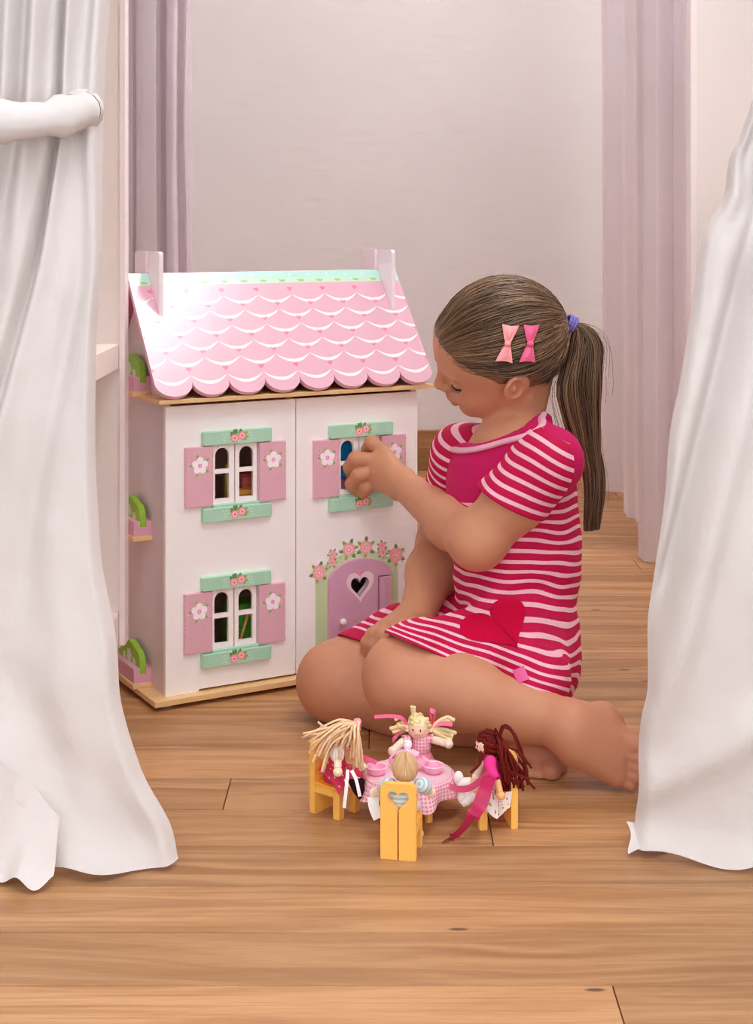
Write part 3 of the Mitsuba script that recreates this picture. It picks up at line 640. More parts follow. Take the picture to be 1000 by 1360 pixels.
HE((0.064, 0, -0.079), (0.015, 0.017, 0.013), 0.012)
bald = Field(hd.lo, hd.lo + (hd.n - 1) * h0, h0); bald.v = hd.v - np.float32(0.0012)
ca, sa = math.cos(0.40), math.sin(0.40)
for sgn in (1, -1):                                         # ears
    ear = np.array([ca * HA[0] + sa * HA[2], HA[1], -sa * HA[0] + ca * HA[2]]); fl = np.array([ear[0], HA[1] * math.cos(0.35) + ear[0] * -0.34 * sgn, ear[2]])
    HE((0.001, 0.0735 * sgn, -0.008), (0.0185, 0.0062, 0.0205), 0.003, rot=fl)
    HE((0.003, 0.0790 * sgn, -0.005), (0.0102, 0.0055, 0.0130), 0.003, cut=True, rot=fl)
    HE((0.005, 0.0760 * sgn, -0.007), (0.0042, 0.0040, 0.006), 0.002, rot=fl)
g.merge(hd, 0.010)
body.merge(g, 0.008)
# left arm and hand
def lim(pts, r): p = np.array(pts); return p.min(0) - r, p.max(0) + r
g = group(*lim([LS, LE, LW, at(455, 660, 2.08), at(500, 580, 2.09)], 0.06))
mid = (LS + LE) / 2
g.chain([LS, mid + [0.004, 0, 0.002], LE], [0.036, 0.0335, 0.0315], 0.02)
g.chain([LE, LE * 0.68 + LW * 0.32 + [0, 0, -0.003], LW], [0.0310, 0.0290, 0.0195], 0.02)
MC = [at(508, 599, 2.034), at(499, 611, 2.026), at(496, 626, 2.024), at(498, 640, 2.029)]
for q, m in zip((0.006, 0.002, -0.003, -0.007), MC): g.cone(LW + np.array([-0.004, 0.006, q]), m, 0.0150, 0.0098, 0.010)
g.cone(LW, at(514, 636, 2.034), 0.018, 0.012, 0.010)
body.merge(g, 0.005)
FING = [[MC[0], at(494, 588, 2.040), at(487, 599, 2.062), at(491, 611, 2.076)], [MC[1], at(472, 609, 2.030), at(464, 621, 2.044), at(468, 635, 2.056)],
        [MC[2], at(476, 631, 2.026), at(467, 643, 2.038), at(474, 652, 2.050)], [MC[3], at(487, 646, 2.032), at(482, 653, 2.044), at(487, 650, 2.056)], [at(520, 626, 2.038), at(507, 624, 2.052), at(498, 620, 2.064)]]
def fingers(fs, r):
    for f in fs:
        q = group(*lim(f, 0.02)); n = len(f)
        q.chain(f, [r * x for x in (1.02, 1.04, 0.95, 0.82)[:n]], 0.003); body.merge(q, 0.0012)
fingers(FING, 0.0094)
# right arm and hand
g = group(*lim([RS, RE, RWR, at(485, 870, 1.80), at(490, 840, 1.86)], 0.06))
g.chain([RS, (RS + RE) / 2, RE], [0.036, 0.035, 0.032], 0.02); g.chain([RE, RE * 0.6 + RWR * 0.4, RWR], [0.031, 0.031, 0.0215], 0.02)
MR = [at(540, 838, 1.802), at(529, 833, 1.814), at(518, 831, 1.830), at(509, 833, 1.846)]
for m in MR: g.cone(RWR + (m - RWR) * 0.1, m, 0.0165, 0.0100, 0.010)
body.merge(g, 0.005)
fingers([[MR[0], at(534, 850, 1.790), at(523, 863, 1.787), at(517, 872, 1.790)], [MR[1], at(520, 846, 1.803), at(509, 859, 1.803), at(505, 869, 1.806)],
         [MR[2], at(507, 843, 1.820), at(497, 857, 1.820), at(495, 868, 1.823)], [MR[3], at(496, 843, 1.838), at(488, 854, 1.839), at(487, 864, 1.841)], [at(552, 842, 1.81), at(548, 856, 1.79), at(536, 866, 1.775)]], 0.0090)
# legs and feet
g = group([-0.12, 1.70, -0.004], [0.32, 2.04, 0.22])
g.chain([HIPR, (HIPR + KR) / 2 + [0, 0, 0.008], KR], [0.064, 0.055, 0.0455], 0.02)
thR = group([-0.12, 1.70, -0.004], [0.32, 2.04, 0.22]); thR.v = g.v.copy()
g.chain([KR, at(535, 934, 1.835), at(600, 952, 1.80), AR], [0.0455, 0.0385, 0.031, 0.0255], 0.02)
body.merge(g, 0.004)
def foot(g, pts): [g.cone(a, b, ra, rb, 0.012) for a, b, ra, rb in pts]
g = group(*lim([AR, at(745, 1036, 1.66), at(700, 950, 1.80)], 0.06))
foot(g, [(AR, at(690, 968, 1.765), 0.0255, 0.027), (at(690, 968, 1.765), at(706, 992, 1.712), 0.026, 0.0235), (at(690, 972, 1.76), at(733, 1005, 1.700), 0.022, 0.0175), (at(706, 992, 1.712), at(733, 1008, 1.695), 0.0215, 0.017)])
body.merge(g, 0.006)
def toes(ts, r):
    for a, b, q in ts:
        f = group(*lim([a, b], 0.03)); f.cone(a, b, r * q * 0.90, r * q, 0.003); body.merge(f, 0.0018)
toes([(at(731, 1008, 1.69), at(731, 1025, 1.675), 1.22), (at(717, 1012, 1.69), at(715, 1029, 1.677), 0.92), (at(707, 1010, 1.692), at(704, 1027, 1.68), 0.86), (at(699, 1005, 1.70), at(695, 1020, 1.69), 0.82)], 0.0095)
g = group([-0.09, 1.60, -0.004], [0.34, 1.95, 0.22])
g.chain([HIPL, (HIPL + KL) / 2 + [0, 0, 0.004], KL], [0.060, 0.056, 0.046], 0.02)
thL = group([-0.09, 1.60, -0.004], [0.34, 1.95, 0.22]); thL.v = g.v.copy()
g.chain([KL, at(610, 918, 1.715), at(690, 941, 1.685), AL], [0.0460, 0.0405, 0.0315, 0.0265], 0.02)
g.ell(at(520, 902, 1.725), [0.024, 0.03, 0.034], k=0.02)
foot(g, [(AL, at(798, 957, 1.668), 0.0265, 0.0195), (AL, at(822, 983, 1.652), 0.0255, 0.0165), (at(770, 985, 1.647), at(820, 1006, 1.642), 0.0255, 0.0155), (at(772, 992, 1.648), at(820, 1029, 1.637), 0.0225, 0.0135), (at(800, 958, 1.672), at(812, 962, 1.680), 0.0170, 0.0150)])
body.merge(g, 0.004)
toes([(at(824, 981, 1.648), at(845, 992, 1.640), 1.30), (at(826, 1001, 1.641), at(848, 1008, 1.633), 0.90), (at(826, 1013, 1.638), at(847, 1021, 1.631), 0.87), (at(825, 1024, 1.636), at(844, 1032, 1.630), 0.85), (at(822, 1034, 1.636), at(838, 1041, 1.631), 0.82)], 0.0095)
body.plane([0, 0, 0.0008], [0, 0, 1.0])
bm = body.mesh(4)
G = thing('person', 'girl in a pink striped dress sitting on the floor, reaching into the dollhouse window', 'person')
v = bm.vertices
skin = np.tile(np.array([0.55, 0.258, 0.145]), (len(v), 1))
def blush(c, r, col, amt):
    global skin
    w = amt * np.exp(-((v - c) ** 2).sum(1) / r ** 2)[:, None]; skin = skin * (1 - w) + np.array(col) * w
for c, r in ((hp_(0.052, 0.045, -0.035), 0.02), (at(705, 990, 1.70), 0.028), (KL, 0.06), (KR, 0.055), (hp_(0.001, 0.08, -0.008), 0.02), (AL, 0.04), (at(740, 1030, 1.66), 0.03), (at(850, 1000, 1.64), 0.04)): blush(c, r, (0.53, 0.20, 0.13), 0.5)
for c in (hp_(0.086, 0, -0.0505), hp_(0.084, 0.008, -0.051), hp_(0.0835, 0, -0.060), hp_(0.082, 0.008, -0.060), hp_(0.084, -0.008, -0.051)): blush(c, 0.0055, (0.40, 0.13, 0.105), 0.8)
skin *= (0.94 + 0.12 * meshkit.fbm(v * 60, 3, 2))[:, None]
scene['skin'] = principled(VC, 0.52, 0.35, sheen=0.15)
add(G + '__body', bm, 'skin', color=skin, smooth=True)

# ------------------------------------------------------------------ her dress
P1, P2, P3 = at(535, 850, 1.69), at(757, 946, 1.67), at(478, 858, 1.90)
HN = np.cross(P2 - P1, P3 - P1); HN /= np.linalg.norm(HN)
HN2 = np.cross(P2 - P1, np.array([0.0, 1.0, -0.27])); HN2 /= np.linalg.norm(HN2)
def hem_side(x, y, z, y0=1.74, y1=1.84):                    # above 0: the dress; below 0: past its hem
    w = np.clip((y - y0) / (y1 - y0), 0, 1); w = w * w * (3 - 2 * w)
    a = [(x - P1[0]) * n[0] + (y - P1[1]) * n[1] + (z - P1[2]) * n[2] for n in (HN2, HN)]
    return a[0] * (1 - w) + a[1] * w
d = Field([-0.06, 1.64, -0.004], [0.32, 2.06, 0.42], h0)
d.ell([0.173, 1.858, 0.280], [0.064, 0.086, 0.088], TAX, 0.02); d.ell([0.175, 1.854, 0.20], [0.070, 0.084, 0.105], TAX, 0.03); d.ell([0.165, 1.866, 0.105], [0.074, 0.076, 0.090], TAX, 0.03)
d.cone(HIPL + [-0.008, 0, 0.006], KL + [0.01, 0, 0.008], 0.068, 0.053, 0.03); d.cone(HIPR + [0, 0, 0.006], KR + [0.012, 0, 0.004], 0.068, 0.050, 0.03)
d.cone([0.165, 1.80, 0.11], at(706, 900, 1.71), 0.070, 0.044, 0.03)
d.cone(LS + [0.004, 0.004, 0.002], nb + [0, 0, -0.002], 0.037, 0.038, 0.02)
gg = np.meshgrid(*[(d.lo[i] + d.h * np.arange(d.n[i])) for i in range(3)], indexing='ij')
near = np.abs(d.v) < 0.03
PP = np.stack([q[near] for q in gg], -1)
dis = 0.007 * (meshkit.fbm(PP * np.array([16, 16, 22]), 3, 11) - 0.5)
low = np.clip((0.24 - PP[:, 2]) / 0.08, 0, 1) * np.clip((PP[:, 2] - 0.02) / 0.05, 0, 1)
ang = (PP[:, 2] - 0.17) * 0.8 + (PP[:, 0] - 0.15) * -0.35
for c, w, a in ((0.0, 0.009, 0.0085), (0.026, 0.008, -0.006), (-0.024, 0.008, -0.005), (0.048, 0.008, 0.006), (-0.046, 0.009, 0.006), (-0.07, 0.01, -0.005)): dis += 0.75 * a * np.exp(-((ang - c) / w) ** 2) * low * np.clip((0.225 - PP[:, 0]) / 0.05, 0, 1)
d.v[near] += dis.astype(np.float32)
for o, e in ((core, 0.0085), (thL, 0.005), (thR, 0.005)):
    o.v = o.v - np.float32(e); d.merge(o, 0.008); o.v = o.v + np.float32(e)
inner = Field(d.lo, d.lo + (d.n - 1) * d.h, h0); inner.merge(core, 0.001)
up = gg[2] > 0.27
d.v[up] = np.maximum(d.v[up], 0.002 - inner.v[up])
NP = [at(607, 616, 1.785), at(742, 542, 1.80), at(634, 568, 1.905)]
d.cone(nb + (nt - nb) * 0.1, nt, 0.0405, 0.040, 0.003, cut=True)
NN = np.cross(NP[1] - NP[0], NP[2] - NP[0]); NN /= np.linalg.norm(NN)
d.plane(NP[0], -NN)
d.v = np.maximum(d.v, -hem_side(*gg)).astype(np.float32)
d.plane([0, 0, 0.002], [0, 0, 1.0])
dm = d.mesh(4)
def stripes_uv(v):
    W0, WN = np.array([0.25, 1.80, 0.168]), np.array([0.08, 0.05, 1.0]); WN = WN / np.linalg.norm(WN)
    dw = (v - W0) @ WN; dh = hem_side(*v.T, 1.70, 2.02)
    s = np.where(dw > 0, dw / 0.0128, -8.5 * np.clip(-dw, 0, None) / np.maximum(np.clip(-dw, 0, None) + np.clip(dh, 0, None), 1e-4))
    s = s + 0.75 * (meshkit.fbm(v * 16, 2, 5) - 0.5) * 2
    return np.column_stack([(v[:, 2] - 0.293 - 0.25 * (v[:, 0] - 0.16)) * 40, s])
def dress_color(p, n, uv):
    s = uv.y - dr.floor(uv.y)
    w = sm(0.0, 0.05, s) * (1 - sm(0.36, 0.41, s)) * (1 - sm(-0.02, 0.02, uv.x))
    knit = 0.95 + 0.1 * mikit.noise(p.x * 900, p.y * 900, p.z * 900)
    base = mixc((0.49, 0.008, 0.062), (0.52, 0.008, 0.105), sm(-0.02, 0.02, uv.x))
    return mixc(base, (0.82, 0.47, 0.56), w) * knit
scene['jersey'] = {'type': 'twosided', 'bsdf': {'type': 'principled', 'base_color': mikit.proc(dress_color), 'roughness': 0.75, 'specular': 0.2, 'sheen': 0.5}}
DR = add(G + '__dress', dm, 'jersey', smooth=True, uv=stripes_uv(dm.vertices), label='crimson jersey dress with pale pink stripes and a plain yoke')
# sleeves
for S0, E0, fr_, r0, r1, tilt in ((LS, LE, 0.52, 0.0365, 0.0450, 0.55), (RS, RE, 0.40, 0.035, 0.040, 0.0)):
    ax = (E0 - S0) / np.linalg.norm(E0 - S0); end = S0 + ax * np.linalg.norm(E0 - S0) * fr_
    ha = ax + [0, 0, -tilt]; ha /= np.linalg.norm(ha)
    q = Field(*lim([S0, end], 0.085), h0)
    q.cone(S0, end + ax * 0.04, r0, r1 + 0.003, 0.01); q.cone(S0 - 0.03 * (S0 - nb) / np.linalg.norm(S0 - nb), S0, 0.032, r0, 0.02)
    q.plane(end, -ha)
    q.cone(end - ax * 0.02, end + ax * 0.05, r1 - 0.0065, r1 - 0.0055, 0.002, cut=True)
    m = q.mesh(4); s = (m.vertices - end) @ ha
    uv = np.column_stack([-1 + 0 * s, (-s - 0.006) / 0.0130 + 0.12 * np.sin((m.vertices @ TL) * 80)])
    if tilt: uv[:, 0] = np.maximum((m.vertices - end) @ -TN - 0.030, -0.098 - s) * 40
    add(DR + '__sleeve', m, 'jersey', smooth=True, uv=uv, label='short striped sleeve')
# neckline band, heart patch and hem label, laid onto the dress
from scipy.ndimage import map_coordinates
def field_at(F, P):
    return map_coordinates(F.v, ((np.asarray(P) - F.lo) / F.h).T, order=1, mode='nearest')
def drape(P, ray, off, reach=0.16):
    """Moves the points along the ray until they lie 'off' above the dress."""
    P = np.array(P, float); ray = np.asarray(ray, float) / np.linalg.norm(ray); done = np.zeros(len(P), bool); t = np.zeros(len(P))
    while t.min() < reach:
        v = field_at(d, P + t[:, None] * ray); done |= v < off
        if done.all(): break
        t[~done] += 0.0008
        if t.max() > reach: break
    return P + t[:, None] * ray
sec = dm.section(plane_normal=NN, plane_origin=NP[0] - NN * 0.0035)
loops = sorted(sec.discrete, key=len)
lp = loops[-1]; lp = np.array(lp)[:-1]; n_ = 140
seg = np.r_[0, np.cumsum(np.linalg.norm(np.diff(np.vstack([lp, lp[:1]]), axis=0), axis=1))]
lp = np.column_stack([np.interp(np.linspace(0, seg[-1], n_), seg, np.r_[lp[:, i], lp[0, i]]) for i in range(3)])
for _ in range(6): lp[:-1] = 0.5 * lp[:-1] + 0.25 * (np.roll(lp[:-1], 1, 0) + np.roll(lp[:-1], -1, 0)); lp[-1] = lp[0]
add(DR + '__neckline_band', tube(lp, 0.0056, 8, caps=False, flat=0.6, side=NN), 'cloth', color=rgb(232, 178, 196), smooth=True, label='pale pink neckline band')
hp2 = affinity.scale(affinity.rotate(heart(0.082, 0.070), 34, origin=(0, 0)), 1.08, 0.80)
tri = trimesh.creation.triangulate_polygon(hp2.simplify(0.0005), engine='earcut')
hm2 = tmesh(np.column_stack([tri[0], 0 * tri[0][:, 0]]), tri[1])
for _ in range(4): hm2 = hm2.subdivide()
hv = at(664, 835, 1.60) + hm2.vertices[:, :1] * [0.95, 0.0, 0.0] + hm2.vertices[:, 1:2] * [0, 0.0, 1.0]
add(DR + '__heart_patch', tmesh(drape(hv, [0.08, 1, -0.266], 0.0016, 0.3), hm2.faces), 'cloth', color=rgb(196, 20, 62), smooth=True, label='plain crimson heart patch')
lt = sheet(lambda u, v: (0.014 * u, 0.004 * np.sin(3 * v) * 0, 0.016 * v), 6, 8)
lv = at(688, 908, 1.56) + lt.vertices @ np.array([[0.9, 0, 0.38], [0, 1, 0], [-0.42, 0, 0.9]])
add(DR + '__hem_label', tmesh(drape(lv, [0.095, 1, -0.303], 0.0022, 0.3), lt.faces), 'satin', color=rgb(226, 90, 150), smooth=True, label='small pink woven label at the hem')

# ------------------------------------------------------------------ her hair, eyes and hair ornaments
rng = np.random.default_rng(11)
EC, ER = np.array([-0.003, 0, 0.0105]), np.array([0.0825, 0.0730, 0.0800])
def scalp(dirs, lift=0.0):
    q = EC + dirs * (ER + lift)
    return HC + HS * (q @ HA)
hc = Field([0.04, 1.72, 0.36], [0.27, 1.95, 0.575], h0)
hc.ell(hp_(*EC), (ER - 0.0005) * HS, HA)
PLN = -0.85 * HA[0] + HA[2]; PLN /= np.linalg.norm(PLN)
hc.merge(bald, 0.004)
for sgn in (1, -1): hc.ell(hp_(0.001, 0.078 * sgn, -0.008), np.array([0.0185, 0.012, 0.0195]), HA, 0.002, cut=True)
gh = np.meshgrid(*[(hc.lo[i] + hc.h * np.arange(hc.n[i])) for i in range(3)], indexing='ij')
QH = np.stack(gh, -1); lat = (QH - HC) @ HA[1]
hc.v = np.maximum(hc.v, -((QH - hp_(0.016, 0, 0.0)) @ PLN - 0.004 * np.exp(-((np.abs(lat) - 0.045) / 0.018) ** 2) + 0.006 * (meshkit.noise(QH * 130, 3) - 0.5))).astype(np.float32)
cap = hc.mesh(4)
HAIRC = np.array([0.155, 0.086, 0.045])
scene['hair'] = principled(VC, 0.36, 0.5)
streak = meshkit.fbm((cap.vertices - HC) @ HA.T @ np.diag([20, 120, 160]), 3, 7)[:, None]
HR = add(G + '__hair', cap, 'hair', color=HAIRC * (0.55 + 0.7 * streak), smooth=True, label='brown hair combed back into a ponytail')
def ondir(a, l, b):
    q = (np.array([a, l, b]) - EC) / ER; return q / np.linalg.norm(q)
base_dir = ondir(-0.0855, 0.0, 0.004)
strands, cols = [], []
tone = lambda k: HAIRC * max(0.45, 1.9 * k - 0.05) + np.array([0.16, 0.105, 0.055]) * max(0, k - 0.60) * 2.2
while len(strands) < 1500:
    q = rng.normal(size=3); q /= np.linalg.norm(q)
    p = EC + q * ER
    e = p[2] - 0.85 * (p[0] - 0.016)
    if e < -0.004 or q @ base_dir > 0.93: continue
    if abs(p[0] + 0.006) < 0.022 and e < 0.006: continue
    if e > 0.012 and rng.random() < 0.35: continue
    t = np.linspace(0, 1, 14); om = math.acos(np.clip(q @ base_dir, -1, 1))
    if om > 3.0: continue
    D = (np.sin((1 - t) * om)[:, None] * q + np.sin(t * om)[:, None] * base_dir) / math.sin(om)
    ax_ = np.cross(q, base_dir); ax_ /= np.linalg.norm(ax_)
    if ax_[2] > 0: ax_ = -ax_
    bend = rng.normal(0, 0.04) + 0.26 * np.clip(1 - e / 0.05, 0, 1) * abs(ax_[2]) * (1 if q[0] > -0.1 else 0.3)
    D = D + bend * np.sin(t ** 0.8 * math.pi)[:, None] * ax_; D /= np.linalg.norm(D, axis=1, keepdims=True)
    lift = 0.0004 + 0.0016 * rng.random() + 0.0015 * np.sin(t * 9 + rng.random() * 6)
    P = scalp(D, np.clip(lift, 0, 0.004)[:, None])
    P = P + np.clip(0.0014 - field_at(bald, P) - 0.0012 + 0.001 * rng.random(), 0, 0.01)[:, None] * ((D / ER) @ HA) / np.linalg.norm((D / ER) @ HA, axis=1)[:, None]
    under = (P - hp_(0.016, 0, 0)) @ PLN; P = P + np.clip(-0.0035 - under, 0, None)[:, None] * PLN
    r = 0.0011 * (0.6 + 0.7 * rng.random()) * np.r_[0.12, 0.35, 0.7, np.ones(11)]
    if min(np.linalg.norm(P - hp_(0.001, 0.074, -0.008), axis=1).min(), np.linalg.norm(P - hp_(0.001, -0.074, -0.008), axis=1).min()) < 0.0185: continue
    m = tube(P, r, 4, caps=False); strands.append(m)
    k = 0.5 * rng.random() + 0.5 * float(meshkit.fbm(np.array([[q[1] * 4 + 3, q[2] * 4, q[0] * 3]]), 2, 3)[0])
    cols.append(np.tile(tone(k), (len(m.vertices), 1)))
add(HR + '__strands', cat(*strands), 'hair', color=np.vstack(cols), smooth=True, kind='stuff', label='combed strands')
strands, cols = [], []
PC = np.array([at(*q) for q in ((756, 429, 1.842), (771, 437, 1.845), (776, 462, 1.848), (769, 515, 1.85), (777, 580, 1.852), (789, 640, 1.852), (786, 704, 1.852))])
PWid = np.array([0.006, 0.012, 0.020, 0.0265, 0.019, 0.013, 0.008])
tt = np.linspace(0, 6, 26)
def pony(o, end, wav):
    w = np.interp(tt, np.arange(7), PWid)
    C = curve(PC, 26)
    return (C + w[:, None] * (np.array([1, 0, 0.12]) * o[0] + np.array([0, 0.9, 0]) * o[1]) + 0.0025 * np.sin(tt * 1.7 + wav)[:, None] * [1, 0.3, 0])[:int(26 * end)]
for i in range(520):
    a, r = rng.random() * 6.283, math.sqrt(rng.random())
    P = pony((r * math.cos(a), r * math.sin(a)), 0.80 + 0.2 * rng.random() if rng.random() < 0.5 else 1.0, rng.random() * 3 + r * math.cos(a) * 2)
    m = tube(P, 0.0011 * np.r_[np.ones(len(P) - 4), 0.9, 0.7, 0.45, 0.2], 4, caps=False); strands.append(m)
    k = 0.45 * rng.random() + 0.55 * float(meshkit.fbm(np.array([[r * math.cos(a) * 3 + 9, r * math.sin(a) * 3, 1.0]]), 2, 3)[0])
    cols.append(np.tile(tone(k), (len(m.vertices), 1)))
for i in range(40):                                         # loose hairs
    a = rng.random() * 6.283
    P = pony((1.15 * math.cos(a) + rng.normal(0, .25), 1.1 * math.sin(a)), 0.5 + 0.45 * rng.random(), rng.random() * 6)
    m = tube(P + np.linspace(0, 1, len(P))[:, None] * rng.normal(0, 0.006, 3), 0.00028, 3, caps=False); strands.append(m); cols.append(np.tile(tone(0.7), (len(m.vertices), 1)))
add(G + '__ponytail', cat(*strands), 'hair', color=np.vstack(cols), smooth=True, label='long brown ponytail')
c0, c1 = PC[0], PC[1]; ta = (c1 - c0) / np.linalg.norm(c1 - c0); n1 = np.cross(ta, [0, 1.0, 0]); n1 /= np.linalg.norm(n1); n2 = np.cross(ta, n1)
ths = np.linspace(0, 2 * np.pi, 40)
tie = cat(*[tube(c0 + ta * o + (n1[None] * np.cos(ths)[:, None] + n2[None] * np.sin(ths)[:, None]) * 0.0088, 0.0022 + 0.0003 * np.sin(ths * 12), 8, caps=False) for o in (-0.002, 0.0018, 0.0056)])
add(G + '__hair_tie', tie, 'cloth', color=rgb(132, 124, 200), smooth=True, label='violet elastic hair tie')
def bow(px, py, col, lab, lean):
    o = at(px, py, 1.70); ray = o - [0, 0, CAM_H]; ray /= np.linalg.norm(ray)
    while field_at(hc, (o + ray * 0.001)[None])[0] > 0.004: o = o + ray * 0.001
    nrm = ((o - hp_(*EC)) @ HA.T / (ER ** 2)) @ HA; nrm /= np.linalg.norm(nrm)
    upv = np.array([0.05 + lean, 0, 1.0]); upv -= nrm * (upv @ nrm); upv /= np.linalg.norm(upv); rt = np.cross(upv, nrm)
    parts = []
    for s_ in (1, -1):
        def loop(u, v, s_=s_):
            w = (0.0032 + 0.0068 * u ** 0.8); x = (v - 0.5) * 2 * w + (0.0010 if s_ > 0 else -0.0016) * u
            z = 0.0015 + 0.0022 * np.sin(np.pi * v) * (0.4 + np.sin(np.pi * np.clip(u, 0, 1))) + 0.0012 * np.cos(v * 13) * (1 - u)
            return x, s_ * (0.002 + 0.0205 * u - 0.0016 * np.sin(np.pi * v) * u), z
        a = sheet(loop, 14, 14); b = a.copy(); b.vertices[:, 2] = 0.0002 + 0 * b.vertices[:, 2]; parts += [a, b]
    F_ = frame(o, rt, upv, nrm)
    k = add(G + '__hair_bow', mv(cat(*parts), F_), 'satin', color=col, smooth=True, label=lab)
    add(k + '__knot', mv(ball([0, 0, 0.003], [0.0042, 0.0040, 0.0034]), F_), 'satin', color=np.asarray(col) * 0.92, smooth=True)
bow(674, 456, rgb(250, 168, 172), 'pale pink ribbon hair bow', 0.06)
bow(703, 456, rgb(240, 104, 150), 'hot pink ribbon hair bow', -0.02)
for sgn in (1, -1):
    t = np.linspace(0, 1, 12)
    L_ = np.array([hp_(0.0635 + 0.0137 * math.cos(a) * math.cos(0.42), sgn * (0.0295 + 0.0137 * math.sin(a)), -0.006 - 0.0137 * 0.41 * math.cos(a) ** 0.5) for a in np.linspace(-0.95, 1.25, 12)])
    lash = [tube(L_, 0.0011 * np.r_[0.4, np.ones(10), 0.4], 5)]
    for i in range(3, 12):
        o_ = L_[i]; lash.append(tube([o_, o_ + HS * (0.003 * HA[0] + sgn * 0.0008 * i / 6 * HA[1] - 0.0018 * HA[2]), o_ + HS * (0.0042 * HA[0] + sgn * 0.0022 * i / 8 * HA[1] - 0.0022 * HA[2])], [0.0005, 0.00035, 0.00015], 4))
    add(G + '__eyelashes', cat(*lash), 'matte', color=rgb(48, 32, 26), smooth=True, label='dark lashes of a lowered eye')
    B_ = np.array([hp_(0.0850 - 0.0165 * x ** 1.6, sgn * (0.009 + 0.031 * x), 0.0095 + 0.004 * math.sin(2.4 * x)) for x in np.linspace(0, 1, 10)])
    add(G + '__eyebrow', tube(B_, 0.0013 * np.sin(np.linspace(0.5, 2.9, 10)), 6, flat=0.6), 'hair', color=rgb(104, 72, 52), smooth=True, label='thin brown eyebrow')

# ------------------------------------------------------------------ the toy tea party on the floor
def cell(uv, s):
    a = uv.x / s - dr.floor(uv.x / s); b = uv.y / s - dr.floor(uv.y / s)
    return dr.select(a < 0.5, 1.0, 0.0), dr.select(b < 0.5, 1.0, 0.0)
def gingham(p, n, uv):
    a, b = cell(uv, 0.0036); t = 0.5 * (a + b)
    return mixc((0.86, 0.66, 0.70), (0.80, 0.14, 0.27), t * t * 0.55 + 0.30 * t)
def fine_stripe(p, n, uv):
    a, b = cell(uv, 0.0021)
    return mixc((0.86, 0.70, 0.74), (0.80, 0.36, 0.48), a * 0.7)
def floral(p, n, uv):
    d1, _, w = mikit.voronoi(uv.x / 0.0032, uv.y / 0.0032)
    spot = (1 - sm(0.22, 0.30, d1)) * dr.select(w > 0.35, 1.0, 0.0)
    col = mixc(mixc((0.62, 0.06, 0.20), (0.70, 0.42, 0.12), dr.select(w > 0.62, 1.0, 0.0)), (0.30, 0.38, 0.14), dr.select(w > 0.82, 1.0, 0.0))
    return mixc((0.84, 0.76, 0.70), col, spot)
def blue_stripe(p, n, uv):
    a, b = cell(uv, 0.0042)
    return mixc((0.80, 0.80, 0.78), (0.40, 0.60, 0.68), b)
def rosy(p, n, uv):
    d1, _, w = mikit.voronoi(uv.x / 0.006, uv.y / 0.006)
    spot = (1 - sm(0.12, 0.18, d1)) * dr.select(w > 0.4, 1.0, 0.0)
    return mixc((0.66, 0.055, 0.13), (0.78, 0.60, 0.25), spot)
for nm, fn in (('gingham', gingham), ('fine_stripe', fine_stripe), ('floral', floral), ('blue_stripe', blue_stripe), ('rosy', rosy)):
    scene[nm] = {'type': 'twosided', 'bsdf': {'type': 'diffuse', 'reflectance': mikit.proc(fn)}}
YEL, YEL2 = rgb(246, 190, 92), rgb(247, 172, 58)
def chair(x, y, fx, fy, lab):
    f = np.array([fx, fy, 0.0]); f /= np.linalg.norm(f); w = np.array([f[1], -f[0], 0])
    M = frame([x, y, 0], w, f, [0, 0, 1])
    k = thing('toy_chair', lab, 'toy chair', 'yellow toy chairs around the tea table')
    bp = rrect(-0.0175, -0.004, 0.0175, 0.0735, 0.006).intersection(sbox(-1, 0, 1, 1))
    bp = bp.difference(affinity.translate(heart(0.0212, 0.0205), 0, 0.0560)).difference(sbox(-0.0008, -0.1, 0.0008, 0.048))
    add(k + '__back', mv(ext(bp, 0.0070), M @ frame([0, 0.0070, 0], [1, 0, 0], [0, 0, 1], [0, -1, 0])), 'paint', color=YEL)
    add(k + '__seat', mv(bx(-0.0175, 0.0175, 0.0071, 0.0400, 0.0300, 0.0335), M), 'paint', color=YEL2)
    for s in (-1, 1):
        x0 = -0.0172 if s < 0 else 0.0090
        add(k + '__side_rail', mv(bx(x0, x0 + 0.0082, 0.0072, 0.0315, 0.0225, 0.0299), M), 'paint', color=YEL)
        add(k + '__leg', mv(bx(x0, x0 + 0.0082, 0.0316, 0.0398, 0.0, 0.0299), M), 'paint', color=YEL)
    return lambda a, b, c: np.array([x, y, 0]) + a * w + b * f + np.array([0, 0, c])
ch1 = chair(-0.0594, 1.590, 0.79, -0.61, 'yellow toy chair on the left with the sandy-haired doll')
ch2 = chair(0.0208, 1.4580, 0.2, 0.98, 'yellow toy chair in front, heart cut-out back towards us')
ch3 = chair(0.1415, 1.550, -0.99, -0.14, 'yellow toy chair on the right under the dark red haired doll')
TC = np.array([0.0345, 1.572, 0.0])
k = thing('tea_table', 'small round toy table under the pink checked cloth', 'toy table')
add(k + '__top', mv(man(m3.Manifold.cylinder(0.004, 0.044, 0.044, 40)), t=TC + [0, 0, 0.0390]), 'paint', color=YEL, smooth=40)
for a in (0.8, 2.37, 3.94, 5.51):
    add(k + '__leg', mv(man(m3.Manifold.cylinder(0.0389, 0.0042, 0.0036, 16)), t=TC + [0.027 * math.cos(a), 0.027 * math.sin(a), 0.0]), 'paint', color=YEL, smooth=40)
na, nr = 160, 26
th, rr = np.meshgrid(np.linspace(0, 2 * np.pi, na), np.linspace(0, 1, nr), indexing='ij')
Rt, drop = 0.0450, 0.021
arc = rr * (Rt + drop + 0.003 * np.sin(th * 4 + 1))
over = np.clip(arc - Rt, 0, None); flare = np.clip(over / drop, 0, 1.3)
